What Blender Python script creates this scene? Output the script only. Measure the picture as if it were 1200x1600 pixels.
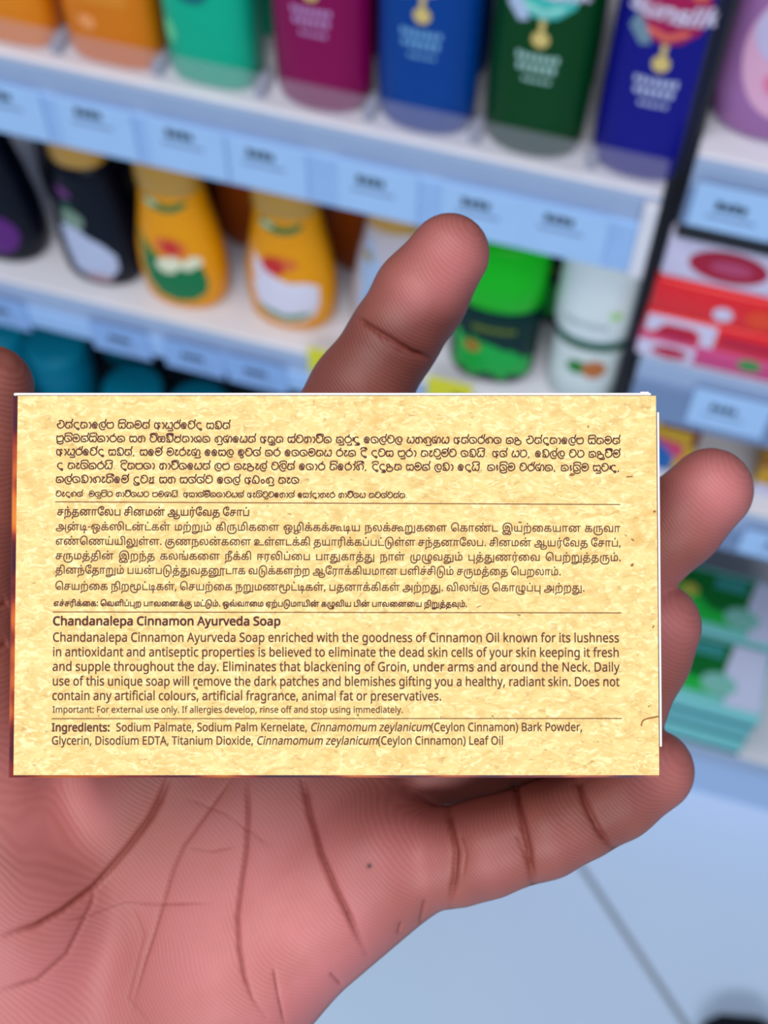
import bpy, bmesh, math, random
import numpy as np
from mathutils import Vector, Matrix

random.seed(7)
scene = bpy.context.scene
for o in list(bpy.data.objects):
    bpy.data.objects.remove(o)

# ------------------------------------------------------------------ camera
FPX = 2100.0                                   # focal length in pixels of the 1200x1600 frame
PITCH, YAW, ROLL = (math.radians(a) for a in (59.0, 15.5, 1.0))
CAM = Vector((0.0, -0.62, 1.525))              # a phone held at chest height, looking down at the shelves


def _axes():
    cp, sp, cy, sy, cr, sr = (math.cos(PITCH), math.sin(PITCH), math.cos(YAW), math.sin(YAW), math.cos(ROLL), math.sin(ROLL))
    rot = lambda v: Vector((cr * v[0] - sr * v[1], sr * v[0] + cr * v[1], v[2]))
    D = rot((cy, sy * sp, -sy * cp))           # along the shelf, seen from the camera (x right, y down, z ahead)
    g = rot((0, cp, sp))                       # down
    N = g.cross(D)
    if N.z < 0:
        N = -N
    return D, N, -g


_D, _N, _U = _axes()
ROT = Matrix((_D, _N, _U))                     # camera (x right, y down, z ahead) -> world
RIGHT, DOWN, AHEAD = (ROT @ Vector(v) for v in ((1, 0, 0), (0, 1, 0), (0, 0, 1)))
CAMM = Matrix.Translation(CAM) @ Matrix((RIGHT, -DOWN, -AHEAD)).transposed().to_4x4()
cam_data = bpy.data.cameras.new('camera')
cam = bpy.data.objects.new('camera', cam_data)
scene.collection.objects.link(cam)
cam.matrix_world = CAMM
cam_data.sensor_width = 36.0
cam_data.lens = 36.0 * FPX / 1600.0
cam_data.clip_start = 0.01
cam_data.clip_end = 50
cam_data.dof.use_dof = True
cam_data.dof.focus_distance = 0.197
cam_data.dof.aperture_fstop = 21.0
scene.camera = cam

# ------------------------------------------------------------------ world, lights, exposure
world = bpy.data.worlds.new('store')
scene.world = world
world.use_nodes = True
bg = world.node_tree.nodes['Background']
bg.inputs['Color'].default_value = (0.72, 0.85, 1.0, 1)
bg.inputs['Strength'].default_value = 0.26


def area(name, loc, target, sx, sy, power, col):
    d = bpy.data.lights.new(name, 'AREA')
    d.shape = 'RECTANGLE'
    d.size, d.size_y, d.energy, d.color = sx, sy, power, col
    o = bpy.data.objects.new(name, d)
    scene.collection.objects.link(o)
    o.location = loc
    o.rotation_euler = (Vector(target) - Vector(loc)).to_track_quat('-Z', 'Y').to_euler()
    return o


area('ceiling_lamp', (-0.35, -0.75, 2.9), (-0.25, -0.55, 0.8), 1.6, 0.35, 24, (1.0, 0.97, 0.95))
area('ceiling_lamp', (0.5, -3.0, 2.7), (-0.1, 0.0, 0.7), 2.4, 0.6, 58, (0.92, 0.96, 1.0))

scene.view_settings.view_transform = 'Standard'
scene.view_settings.look = 'None'
scene.view_settings.gamma = 1.0
scene.view_settings.use_curve_mapping = False
scene.view_settings.exposure = 0.0

# ------------------------------------------------------------------ helpers
COL = scene.collection


def srgb(r, g, b):
    f = lambda c: (c / 255 / 12.92) if c / 255 <= 0.04045 else ((c / 255 + 0.055) / 1.055) ** 2.4
    return (f(r), f(g), f(b), 1.0)


MATS = {}


def mat(name, rgb, rough=0.45, coat=0.0, metallic=0.0, mottled=0.0, alpha=1.0, trans=0.0, sss=0.0):
    """A plain surface with a little procedural variation of tone and gloss."""
    if name in MATS:
        return MATS[name]
    m = bpy.data.materials.new(name)
    m.use_nodes = True
    nt = m.node_tree
    b = nt.nodes['Principled BSDF']
    c = srgb(*rgb)
    tc = nt.nodes.new('ShaderNodeTexCoord')
    nz = nt.nodes.new('ShaderNodeTexNoise')
    nz.inputs['Scale'].default_value = 60
    nt.links.new(tc.outputs['Object'], nz.inputs['Vector'])
    mx = nt.nodes.new('ShaderNodeMix')
    mx.data_type = 'RGBA'
    k = mottled if mottled else 0.04
    mx.inputs[6].default_value = tuple(x * (1 - k) for x in c[:3]) + (1,)
    mx.inputs[7].default_value = tuple(min(1, x * (1 + k)) for x in c[:3]) + (1,)
    nt.links.new(nz.outputs['Fac'], mx.inputs[0])
    nt.links.new(mx.outputs[2], b.inputs['Base Color'])
    b.inputs['Roughness'].default_value = rough
    b.inputs['Coat Weight'].default_value = coat
    b.inputs['Specular IOR Level'].default_value = 0.3
    b.inputs['Metallic'].default_value = metallic
    b.inputs['Alpha'].default_value = alpha
    b.inputs['Transmission Weight'].default_value = trans
    if sss:
        b.inputs['Subsurface Weight'].default_value = sss
        b.inputs['Subsurface Radius'].default_value = (0.004, 0.002, 0.001)
        b.inputs['Subsurface Scale'].default_value = 1.0
    MATS[name] = m
    return m


def link_mesh(name, me, material=None, parent=None, smooth=False):
    o = bpy.data.objects.new(name, me)
    COL.objects.link(o)
    if material is not None and not me.materials:
        me.materials.append(material)
    if parent is not None:
        o.parent = parent
    if smooth:
        me.polygons.foreach_set('use_smooth', [True] * len(me.polygons))
    return o


def mesh_from(name, verts, faces, material=None, parent=None, smooth=False):
    me = bpy.data.meshes.new(name)
    me.from_pydata([tuple(v) for v in verts], [], faces)
    me.update()
    return link_mesh(name, me, material, parent, smooth)


def obj_bm(name, bm, material=None, parent=None, smooth=False):
    bmesh.ops.recalc_face_normals(bm, faces=bm.faces)
    me = bpy.data.meshes.new(name)
    bm.to_mesh(me)
    bm.free()
    return link_mesh(name, me, material, parent, smooth)


def add_box(bm, x0, x1, y0, y1, z0, z1, bevel=0.0, seg=2):
    r = bmesh.ops.create_cube(bm, size=1.0)
    vs = r['verts']
    for v in vs:
        v.co = Vector(((x0 + x1) / 2 + v.co.x * (x1 - x0), (y0 + y1) / 2 + v.co.y * (y1 - y0), (z0 + z1) / 2 + v.co.z * (z1 - z0)))
    if bevel:
        es = list({e for v in vs for e in v.link_edges})
        bmesh.ops.bevel(bm, geom=es, offset=bevel, segments=seg, affect='EDGES', profile=0.5)


def box(name, x0, x1, y0, y1, z0, z1, material, parent=None, bevel=0.0):
    bm = bmesh.new()
    add_box(bm, x0, x1, y0, y1, z0, z1, bevel)
    return obj_bm(name, bm, material, parent)


def tag(o, label=None, cat=None, group=None, kind=None):
    if label:
        o['label'] = label
    if cat:
        o['category'] = cat
    if group:
        o['group'] = group
    if kind:
        o['kind'] = kind
    return o


def thing(name, label, cat, loc=(0, 0, 0), rz=0.0, group=None, kind=None):
    o = bpy.data.objects.new(name, None)
    o.empty_display_size = 0.02
    COL.objects.link(o)
    o.location = loc
    o.rotation_euler = (0, 0, rz)
    return tag(o, label, cat, group, kind)


def copy_tree(o, parent=None):
    c = o.copy()
    COL.objects.link(c)
    if parent is not None:
        c.parent = parent
    for ch in list(o.children):
        copy_tree(ch, c)
    return c


# ------------------------------------------------------------------ lettering (outlines as data; no font file is read)
GLYPHS = {
    't10': '534|149,283 202,283q 270,254q 301,204q 301,174 301,146q 280,107q 241,84q 187,71q 154,68 114,64 87,61q 73,54q 73,48 73,42q 82,36q 91,36 525,36 525,0 96,0 72,0q 44,12q 31,34q 31,47 31,62q 47,83q 83,96q 113,99 152,102 197,107q 242,128q 258,158q 258,174 258,196q 236,228q 195,247q 165,248 151,248 146,248q 134,248q 132,248 104,248q 68,224q 68,200 68,181q 89,156q 111,156 130,156q 152,180q 152,201 152,216q 142,243q 129,255 159,264 168,256q 182,236q 192,211q 192,196 192,164q 150,122q 110,122 86,122q 50,141q 28,176q 28,199 28,228q 60,265q 114,283q',
    't102': '531|250,-6 219,-6q 171,13q 143,50q 143,76 143,103q 172,142q 234,164q 284,164 347,164 390,164q 452,140q 490,99q 507,48q 507,20 507,-20q 482,-80q 440,-122q 382,-148q 317,-160q 283,-160 268,-160 216,-160q 136,-134q 82,-88q 49,-30q 34,34q 34,65 34,76 34,116q 54,188q 86,251q 104,277 140,255 120,227q 92,168q 77,106q 77,75 77,66 77,28q 100,-40q 146,-92q 222,-122q 274,-122 280,-122 322,-122q 390,-104q 438,-68q 463,-15q 463,20 463,58q 432,106q 378,129q 343,129 281,129 256,129q 220,123q 208,116 196,110q 186,91q 186,76 186,54q 224,30q 253,30 275,30q 306,44q 324,77q 324,106 324,241 238,241 238,151 198,143 198,277 460,277 460,241 366,241 366,113 366,80q 355,42q 344,28 329,10q 280,-6q',
    't103': '666|400,-6 380,-6q 344,14q 322,57q 322,92 322,134q 356,196q 418,231q 458,231 490,231q 537,213q 568,181q 582,140q 582,117 582,92q 569,50q 560,36 658,36 658,0 518,0 516,32 522,40q 532,64q 539,93q 539,110 539,150q 492,195q 455,195 428,195q 387,175q 372,151 369,140 364,125q 359,101q 359,84 359,54q 386,28q 404,28 422,28q 439,52q 439,68 439,91q 420,118q 386,129q 365,129 296,129 296,164 347,164 376,164q 413,158q 438,148q 448,141 462,130q 479,97q 479,75 479,38q 442,-6q;130,-6 100,-6q 52,13q 24,50q 24,76 24,103q 53,142q 115,164q 166,164 313,164 313,129 162,129 137,129q 102,123q 89,116 78,110q 68,91q 68,76 68,54q 106,30q 134,30 156,30q 188,44q 206,77q 206,106 206,241 120,241 120,151 80,143 80,277 342,277 342,241 248,241 248,113 248,80q 236,42q 226,28 210,10q 162,-6q',
    't114': '398|44,0 44,277 87,277 87,36 390,36 390,0;244,236 265,236q 294,222q 313,200q 322,171q 322,155 322,132q 312,86q 306,62 249,-142 210,-131 248,5 250,13 260,47 268,75q 278,126q 278,154 278,176q 260,200q 244,200 226,200q 203,170q 203,143 203,119q 220,77q 248,42q 264,28 228,10 210,29q 180,70q 162,118q 162,148 162,172q 180,212q 218,236q',
    't116': '508|212,-148 171,-148q 106,-114q 60,-49q 36,46q 36,107 36,121 36,182q 60,278q 104,350q 164,398q 238,422q 278,422 320,422q 380,400q 402,382 420,367q 444,330q 458,282q 464,224q 464,188 464,0 421,0 421,167 421,209q 413,282q 389,340q 365,358 350,370q 306,384q 277,384 247,384q 189,365q 139,326q 100,262q 78,173q 78,114 78,56q 96,-30q 131,-84q 180,-111q 210,-111 240,-111q 283,-93q 310,-58q 324,-7q 324,26 324,63q 311,106q 286,124q 269,124 254,124q 228,111q 218,104 218,140 228,148q 257,160q 276,160 304,160q 345,132q 368,76q 368,31 368,-20q 344,-88q 302,-130q 246,-148q;178,0 178,277 221,277 221,0',
    't12': '400|124,-6 98,-6q 54,20q 28,76q 28,120 28,158q 54,215q 75,234 91,248q 132,268q 188,277q 226,277 254,277 254,241 220,241 188,241q 144,234q 117,220q 107,212 88,194q 68,146q 68,116 68,84q 84,45q 110,28q 126,28 140,28q 160,40q 170,62q 170,78 170,102q 144,129q 124,129 104,129q 68,108q 54,92 46,124 62,142q 106,164q 130,164 166,164q 211,120q 211,82 211,55q 190,15q 152,-6q;264,0 264,241 246,241 247,277 392,277 392,241 307,241 307,0',
    't122': '546|130,-6 100,-6q 52,13q 24,50q 24,76 24,103q 53,142q 115,164q 166,164 243,164 276,164q 330,146q 368,112q 388,62q 388,29 388,8q 379,-30q 371,-45 358,-76 340,-103q 282,-141q 204,-160q 156,-160 150,-160 115,-160q 55,-145q 19,-111q 19,-84 19,-72q 27,-56q 34,-52 42,-46q 60,-42q 82,-42 468,-42 468,-78 343,-78 310,-78 78,-78 72,-78q 60,-82q 60,-90 60,-104q 104,-124q 148,-124 155,-124 192,-124q 248,-113q 292,-92q 308,-76 326,-45 332,-34q 340,-12q 344,14q 344,28 344,62q 318,108q 269,129q 236,129 162,129 137,129q 102,123q 89,116 78,110q 68,91q 68,76 68,54q 106,30q 134,30 156,30q 188,44q 206,77q 206,106 206,241 120,241 120,151 80,143 80,277 342,277 342,241 248,241 248,113 248,80q 236,42q 226,28 210,10q 162,-6q;458,-78 458,277 502,277 502,-78',
    't124': '394|278,181 304,181q 346,155q 370,104q 370,67 370,22q 344,-30q 321,-47 305,-58q 264,-72q 210,-78q 174,-78 136,-78 115,-78q 92,-84q 84,-90 76,-95q 66,-115q 66,-132 66,-139q 68,-152q 68,-158 27,-160 26,-152q 24,-130q 24,-122 24,-100q 40,-69q 52,-60 61,-53q 80,-46q 106,-42q 122,-42 169,-42 210,-42q 262,-35q 294,-20q 305,-7 315,4q 328,40q 328,66 328,92q 314,126q 288,144q 268,144 254,144q 226,132q 215,124 214,161 226,169q 258,181q;44,0 44,277 304,277 304,241 217,241 217,0 174,0 174,241 87,241 87,0;295,422 338,422q 383,387q 383,359 383,328q 345,297q 318,297 288,297q 254,326q 254,352 254,364q 263,395q 276,409 302,398 294,388q 286,369q 286,360 286,348q 294,334q 308,328q 318,328 332,328q 348,344q 348,356 348,374q 320,390q 298,390 294,390q 283,390q 278,389 240,385q 204,342q 204,313 204,299q 211,276q 217,268 175,264 170,274q 166,298q 166,312 166,334q 181,374q 212,404q 262,422q',
    't129': '895|124,-6 98,-6q 54,20q 28,76q 28,122 28,171q 72,244q 151,283q 204,283 228,283q 272,276q 312,260q 331,248 348,232 376,207q 412,140q 412,94 412,61q 393,16q 356,-6q 332,-6 302,-6q 266,20q 248,64q 248,93 248,122q 262,171q 285,212q 300,228 319,248 337,264q 384,283q 413,283 457,283q 517,244q 548,168q 548,113 548,64q 522,-14q 500,-45 476,-76 445,-105q 360,-142q 258,-160q 202,-160 188,-160 151,-160q 90,-152q 44,-134q 19,-104q 19,-84 19,-72q 27,-56q 34,-52 42,-46q 60,-42q 82,-42 634,-42 638,-78 456,-78 414,-78 78,-78 72,-78q 60,-82q 60,-90 60,-100q 88,-115q 144,-124q 190,-124 206,-124 251,-124q 326,-113q 388,-92q 412,-76 446,-44 465,-24q 490,24q 504,80q 504,112 504,148q 490,199q 464,231q 431,246q 412,246 392,246q 360,236q 346,224 330,211 318,197q 300,160q 290,118q 290,94 290,60q 312,28q 330,28 346,28q 363,47q 370,76q 370,91 370,118q 356,163q 330,202q 310,216 287,233q 231,246q 199,246 162,246q 107,219q 74,172q 70,142 69,134q 68,120q 68,116 68,84q 84,45q 110,28q 126,28 140,28q 160,40q 170,62q 170,78 170,102q 144,129q 124,129 104,129q 68,108q 54,92 46,124 62,142q 106,164q 130,164 166,164q 211,120q 211,82 211,55q 190,15q 152,-6q;626,-78 626,277 886,277 886,241 800,241 800,-78 756,-78 756,241 669,241 669,-78',
    't13': '400|196,-106 168,-80 264,12 264,241 246,241 247,277 392,277 392,241 307,241 307,0;124,-6 98,-6q 54,20q 28,76q 28,120 28,158q 54,215q 75,234 91,248q 132,268q 188,277q 226,277 254,277 254,241 220,241 188,241q 144,234q 117,220q 107,212 88,194q 68,146q 68,116 68,85q 84,46q 110,28q 127,28 140,28q 159,40q 170,62q 170,78 170,102q 144,129q 124,129 104,129q 68,108q 54,92 46,124 62,142q 106,164q 130,164 166,164q 211,120q 211,82 211,55q 190,15q 152,-6q',
    't131': '389|302,-142 302,0 44,0 44,277 87,277 87,36 302,36 302,277 345,277 345,-142',
    't134': '566|211,-142 172,-142q 106,-116q 60,-66q 34,8q 34,58 34,74 34,114q 54,188q 86,252q 103,277 140,255 110,215q 77,119q 77,68 77,60 77,16q 98,-47q 134,-86q 182,-103q 211,-103 252,-103q 305,-78q 334,-30q 337,4 379,4 376,-38q 338,-104q 264,-142q;427,283 464,283q 512,244q 536,176q 536,131 536,96q 520,46q 504,30 492,18q 462,6q 422,0q 393,0 181,0 181,277 224,277 224,36 337,36 337,178 337,208q 348,245q 360,258 371,270q 403,283q;426,247 418,247q 402,242q 396,236 388,226q 380,200q 380,169 380,36 404,36 438,36q 476,55q 492,98q 492,134 492,166q 478,216q 450,247q',
    't135': '616|258,-142 204,-142q 121,-108q 64,-42q 34,54q 34,116 34,146q 44,206q 66,254q 106,283q 134,283 157,283q 189,264q 206,232q 206,210 206,188q 188,154q 153,136q 130,136 106,136q 64,161q 46,184 60,219 76,196q 106,172q 126,172 143,172q 166,192q 166,212 166,230q 147,249q 132,249 116,249q 96,228q 84,194q 80,176 78,158q 76,125q 76,114 76,44q 120,-53q 201,-103q 256,-103 292,-103q 343,-86q 374,-54q 388,-7q 388,24 430,12 430,-24q 408,-80q 366,-120q 302,-142q;477,283 514,283q 562,244q 586,176q 586,131 586,96q 570,46q 554,30 542,18q 512,6q 472,0q 443,0 231,0 231,277 274,277 274,36 387,36 387,178 387,208q 398,245q 410,258 421,270q 453,283q;476,247 468,247q 452,242q 446,236 438,226q 430,200q 430,169 430,36 454,36 488,36q 526,55q 542,98q 542,134 542,166q 528,216q 500,247q',
    't140': '526|410,160 437,160q 478,131q 501,77q 501,39 501,-14q 464,-90q 402,-138q 321,-160q 277,-160 267,-160 216,-160q 138,-135q 83,-90q 50,-34q 34,31q 34,64 34,73 34,114q 53,186q 84,249q 103,277 140,255 111,212q 77,124q 77,72 77,63 77,26q 98,-40q 145,-92q 218,-122q 270,-122 276,-122 330,-122q 412,-87q 457,-16q 457,38 457,67q 444,104q 420,124q 402,124 388,124q 364,112q 354,106 354,142 364,149q 392,160q;180,0 180,277 442,277 442,241 354,241 354,0 311,0 311,241 224,241 224,0',
    't143': '568|285,283 323,283q 376,245q 402,174q 402,122 402,70q 382,-14q 365,-45 350,-75 314,-120q 218,-160q 152,-160 142,-160 112,-160q 54,-145q 18,-111q 18,-84 18,-72q 26,-56q 34,-52 40,-46q 60,-42q 82,-42 499,-42 499,-78 334,-78 296,-78 77,-78 71,-78q 60,-82q 60,-90 60,-104q 104,-124q 148,-124 154,-124 198,-124q 268,-102q 296,-76 314,-44 328,-25q 348,26q 358,88q 358,124 358,169q 338,223q 304,247q 282,247 268,247q 246,238q 237,229 227,218q 219,186q 219,160 219,0 176,0 176,160 176,185q 171,220q 164,230 158,238q 142,247q 131,247 120,247q 104,238q 98,232 90,220q 86,186q 86,164 86,0 43,0 43,170 43,195q 48,228q 60,252q 70,262 80,272q 109,283q 128,283 147,283q 177,269q 199,242q 206,222 195,225 200,242q 224,268q 260,283q;480,-78 480,277 524,277 524,-78',
    't145': '636|439,422 470,422q 522,404q 543,387 557,376q 578,341q 591,286q 591,244 591,0 548,0 548,230 548,270q 540,320q 523,349q 512,359 498,372q 460,384q 440,384 413,384q 374,366q 354,333q 354,310 354,292q 364,265q 382,245q 406,232q 422,230 423,195 392,198q 341,226q 312,276q 312,310 312,348q 346,396q 404,422q;124,-6 98,-6q 54,20q 28,76q 28,121 28,162q 52,222q 94,263q 149,283q 180,283 204,283q 254,270q 272,251 286,238q 302,202q 308,156q 308,126 308,108q 312,80q 321,56q 329,48 336,40q 358,31q 372,31 388,31q 416,47q 432,85q 432,118 432,150q 422,201q 402,244q 389,266 428,284 443,258q 464,207q 475,152q 475,122 475,80q 450,22q 404,-6q 368,-6 347,-6q 312,6q 298,19 282,34q 266,87q 265,125 265,143q 261,181q 249,216q 236,228 226,236q 198,246q 178,246 143,246q 94,212q 68,154q 68,116 68,84q 84,45q 110,28q 126,28 140,28q 160,40q 170,62q 170,78 170,102q 144,129q 124,129 104,129q 68,108q 54,92 46,124 62,142q 106,164q 130,164 166,164q 211,120q 211,82 211,55q 190,15q 152,-6q',
    't147': '630|19,-84 19,-72q 27,-56q 34,-52 42,-46q 61,-42q 82,-42 556,-42 556,-78 336,-78 314,-78 78,-78 72,-78q 60,-82q 60,-90 60,-104q 104,-124q 146,-124 153,-124 184,-124q 240,-115q 288,-94q 306,-76 324,-45 331,-35q 340,-12q 344,0 389,0 386,-12q 379,-35q 374,-46 358,-75 337,-104q 278,-142q 200,-160q 152,-160 142,-160 112,-160q 55,-145q 19,-111q;543,-78 543,277 586,277 586,-78;124,-6 98,-6q 54,20q 28,76q 28,121 28,162q 52,222q 94,263q 149,283q 180,283 204,283q 254,270q 272,251 286,238q 302,202q 308,156q 308,126 308,108q 312,80q 321,56q 329,48 336,40q 358,31q 372,31 388,31q 416,47q 432,85q 432,118 432,152q 416,208q 387,254q 369,274 408,300 439,260q 475,174q 475,122 475,80q 450,24q 404,-4q 368,-4 347,-4q 312,6q 298,19 282,34q 266,87q 265,125 265,143q 261,181q 249,216q 236,228 226,236q 198,246q 178,246 143,246q 94,212q 68,154q 68,116 68,84q 84,45q 110,28q 126,28 140,28q 160,40q 170,62q 170,78 170,102q 144,129q 124,129 104,129q 68,108q 54,92 46,124 62,142q 106,164q 130,164 166,164q 211,120q 211,82 211,55q 190,15q 152,-6q',
    't15': '492|383,32 362,32q 326,46q 306,77q 306,102 306,113q 312,141q 320,150 326,148 300,133q 274,92q 274,67 274,49q 284,22q 293,12 303,1q 330,-12q 370,-18q 398,-18 438,-18 438,-54 395,-54 369,-54q 339,-50q 328,-47 292,-37q 251,-4q 233,40q 233,63 233,88q 252,130q 289,166q 314,179 354,160 348,147q 342,124q 342,110 342,93q 358,68q 382,68 396,68q 414,82q 424,107q 424,122 424,161q 381,216q 304,245q 252,245 206,245q 134,228q 85,196q 73,174 68,152 67,148q 66,138q 66,134 66,112q 80,81q 104,66q 120,66 137,66q 158,89q 158,110 158,132q 134,156q 115,156 101,156q 74,142q 62,131 72,174 83,182q 112,191q 125,191 147,191q 180,173q 199,139q 199,114 199,89q 180,52q 143,32q 117,32 94,32q 52,56q 26,101q 26,134 26,168q 56,220q 79,238 102,254q 154,274q 216,283q 251,283 314,283q 405,248q 433,218 450,199q 466,152q 466,128 466,112q 459,78q 440,49q 408,32q;204,-160 178,-160q 132,-142q 104,-103q 104,-72 104,-52q 118,-10q 134,10 171,-8 158,-27q 148,-56q 148,-72 148,-92q 165,-116q 192,-124q 208,-124 230,-124q 262,-108q 286,-81q 296,-64 301,-56q 315,-36q 318,-32 356,-48 352,-52q 340,-70q 337,-76 324,-103q 288,-141q 239,-160q',
    't153': '566|424,-23 442,-23q 470,-36q 486,-59q 486,-76 486,-97q 467,-126q 434,-146q 393,-156q 348,-160q 326,-160 304,-160 253,-160q 168,-142q 103,-106q 58,-52q 34,22q 34,68 34,76 34,116q 54,188q 86,251q 103,277 140,255 120,227q 92,168q 77,106q 77,75 77,66 77,36q 92,-20q 124,-67q 178,-102q 256,-122q 308,-122 327,-122 348,-122q 389,-118q 424,-108q 444,-92q 444,-80 444,-68q 429,-58q 415,-58 398,-58q 364,-74q 354,-82 354,-45 364,-39q 400,-23q;337,-84 337,4 380,4 380,-84;427,283 464,283q 512,244q 536,176q 536,131 536,96q 520,46q 504,30 492,18q 462,6q 422,0q 393,0 181,0 181,277 224,277 224,36 337,36 337,178 337,208q 348,245q 360,258 371,270q 403,283q;426,247 418,247q 402,242q 396,236 388,226q 380,200q 380,169 380,36 404,36 438,36q 476,55q 492,98q 492,134 492,166q 478,216q 450,247q',
    't156': '522|124,-6 98,-6q 54,20q 28,76q 28,122 28,175q 71,247q 141,283q 182,283 220,283q 274,260q 309,221q 326,170q 326,140 326,108q 312,58q 302,36 435,36 435,277 478,277 478,0 258,0 256,32 267,49q 282,100q 282,134 282,170q 256,220q 211,246q 180,246 145,246q 95,212q 68,155q 68,118 68,85q 84,46q 110,28q 126,28 140,28q 159,40q 170,62q 170,78 170,102q 144,129q 124,129 104,129q 68,108q 54,92 46,124 62,142q 106,164q 130,164 166,164q 211,120q 211,82 211,55q 190,15q 152,-6q;435,-142 435,16 478,16 478,-142',
    't159': '771|124,-6 98,-6q 54,20q 28,76q 28,121 28,162q 52,222q 94,263q 149,283q 180,283 206,283q 246,270q 280,240q 294,215 279,216 284,234q 304,264q 337,283q 360,283 378,283q 408,272q 418,260 432,247q 444,206q 444,172 444,128 444,100q 452,60q 465,48 472,40q 494,31q 508,31 524,31q 552,47q 568,85q 568,118 568,150q 558,201q 538,244q 525,266 564,284 579,258q 600,207q 611,152q 611,122 611,80q 586,22q 540,-6q 504,-6 483,-6q 448,6q 434,19 424,29q 409,60q 401,100q 401,125 401,144 401,176q 396,214q 392,224 386,236q 368,247q 357,247 346,247q 331,238q 326,232 318,222q 312,196q 312,176 312,0 268,0 268,146 268,178q 252,216q 238,226 224,238q 196,246q 178,246 143,246q 94,212q 68,154q 68,116 68,84q 84,45q 110,28q 126,28 140,28q 159,40q 170,62q 170,78 170,102q 144,129q 124,129 104,129q 68,108q 54,92 46,124 62,142q 106,164q 130,164 166,164q 211,120q 211,82 211,55q 190,15q 152,-6q;575,422 606,422q 658,404q 679,387 693,376q 714,341q 727,286q 727,244 727,0 684,0 684,230 684,270q 676,320q 659,349q 648,359 634,372q 596,384q 576,384 549,384q 511,366q 490,333q 490,310 490,292q 500,265q 518,245q 542,232q 558,230 559,195 528,198q 477,226q 448,276q 448,310 448,348q 482,396q 540,422q',
    't179': '125|88,58 92,52 88,35q 74,-6q 58,-46q 49,-64 16,-64 20,-44q 30,-1q 38,41q 40,58',
    't18': '412|130,-6 100,-6q 52,13q 24,50q 24,76 24,103q 53,142q 115,164q 166,164 256,164 282,164q 320,159q 348,148q 360,140 373,130q 388,97q 388,76 388,38q 342,-4q 301,-4 290,-4q 262,-1q 251,2 260,36 268,34q 288,31q 297,31 320,31q 345,54q 345,78 345,95q 330,116q 306,126q 275,129q 260,129 162,129 137,129q 102,123q 89,116 78,110q 68,91q 68,76 68,54q 106,30q 134,30 156,30q 188,44q 206,76q 206,106 206,241 120,241 120,151 80,143 80,277 342,277 342,241 248,241 248,113 248,80q 236,42q 226,28 210,10q 162,-6q',
    't180': '161|20,131 20,172 141,172 141,131',
    't181': '134|67,-6 54,-6q 36,10q 36,28 36,47q 54,62q 67,62 80,62q 98,47q 98,28 98,10q 80,-6q',
    't193': '134|67,-6 54,-6q 36,10q 36,28 36,47q 54,62q 67,62 80,62q 98,47q 98,28 98,10q 80,-6q;67,207 54,207q 36,223q 36,241 36,260q 54,275q 67,275 80,275q 98,260q 98,241 98,223q 80,207q',
    't20': '362|130,-6 100,-6q 52,13q 24,50q 24,76 24,103q 53,142q 115,164q 166,164 342,164 342,129 162,129 137,129q 102,123q 89,116 78,110q 68,91q 68,76 68,54q 106,30q 134,30 156,30q 188,44q 206,77q 206,106 206,241 120,241 120,151 80,143 80,277 342,277 342,241 248,241 248,113 248,80q 236,42q 226,28 210,10q 162,-6q',
    't23': '346|44,0 44,277 87,277 87,36 338,36 338,0',
    't24': '824|124,-6 98,-6q 54,20q 28,76q 28,122 28,171q 72,244q 151,283q 204,283 228,283q 272,276q 312,260q 331,248 352,230 380,204q 412,136q 412,94 412,61q 393,16q 356,-6q 332,-6 302,-6q 266,20q 248,64q 248,93 248,120q 260,168q 282,210q 298,227 322,248 346,265q 400,283q 433,283 456,283q 493,276q 526,260q 542,248 565,228 582,212q 606,170q 620,122q 620,94 620,61q 600,16q 564,-6q 538,-6 510,-6q 474,20q 456,64q 456,93 456,118q 466,164q 490,208q 510,229 532,248 548,256q 582,270q 630,277q 666,277 816,277 816,241 730,241 730,0 688,0 688,241 655,241 638,241q 610,239q 584,234q 560,224q 548,215 532,204q 510,167q 498,120q 498,94 498,60q 519,28q 537,28 553,28q 570,47q 578,76q 578,91 578,120q 562,168q 538,206q 524,216 502,233q 457,246q 434,246 406,246q 358,232q 336,214 320,200q 300,161q 290,116q 290,94 290,60q 312,28q 330,28 346,28q 363,47q 370,76q 370,91 370,131q 340,194q 310,216 287,233q 231,246q 199,246 162,246q 107,219q 74,172q 70,142 69,134q 68,120q 68,116 68,84q 84,45q 110,28q 126,28 140,28q 160,40q 170,62q 170,78 170,102q 144,129q 124,129 104,129q 68,108q 54,92 46,124 62,142q 106,164q 130,164 166,164q 211,120q 211,82 211,55q 190,15q 152,-6q',
    't25': '412|130,-6 100,-6q 52,13q 24,50q 24,76 24,103q 53,142q 115,164q 166,164 238,164 282,164q 350,142q 388,92q 388,49 388,16q 364,-30q 340,-47 324,-58q 282,-72q 228,-78q 192,-78 136,-78 115,-78q 92,-84q 84,-90 76,-95q 66,-115q 66,-132 66,-139q 68,-152q 68,-158 27,-160 26,-152q 24,-130q 24,-122 24,-100q 40,-69q 52,-60 61,-53q 80,-46q 106,-42q 122,-42 177,-42 222,-42q 278,-34q 314,-19q 325,-6 335,4q 346,34q 346,52 346,77q 326,107q 294,123q 254,129q 234,129 162,129 137,129q 102,123q 89,116 78,110q 68,91q 68,76 68,54q 106,30q 134,30 156,30q 188,44q 206,77q 206,106 206,241 120,241 120,151 80,143 80,277 342,277 342,241 248,241 248,113 248,80q 236,42q 226,28 210,10q 162,-6q',
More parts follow.
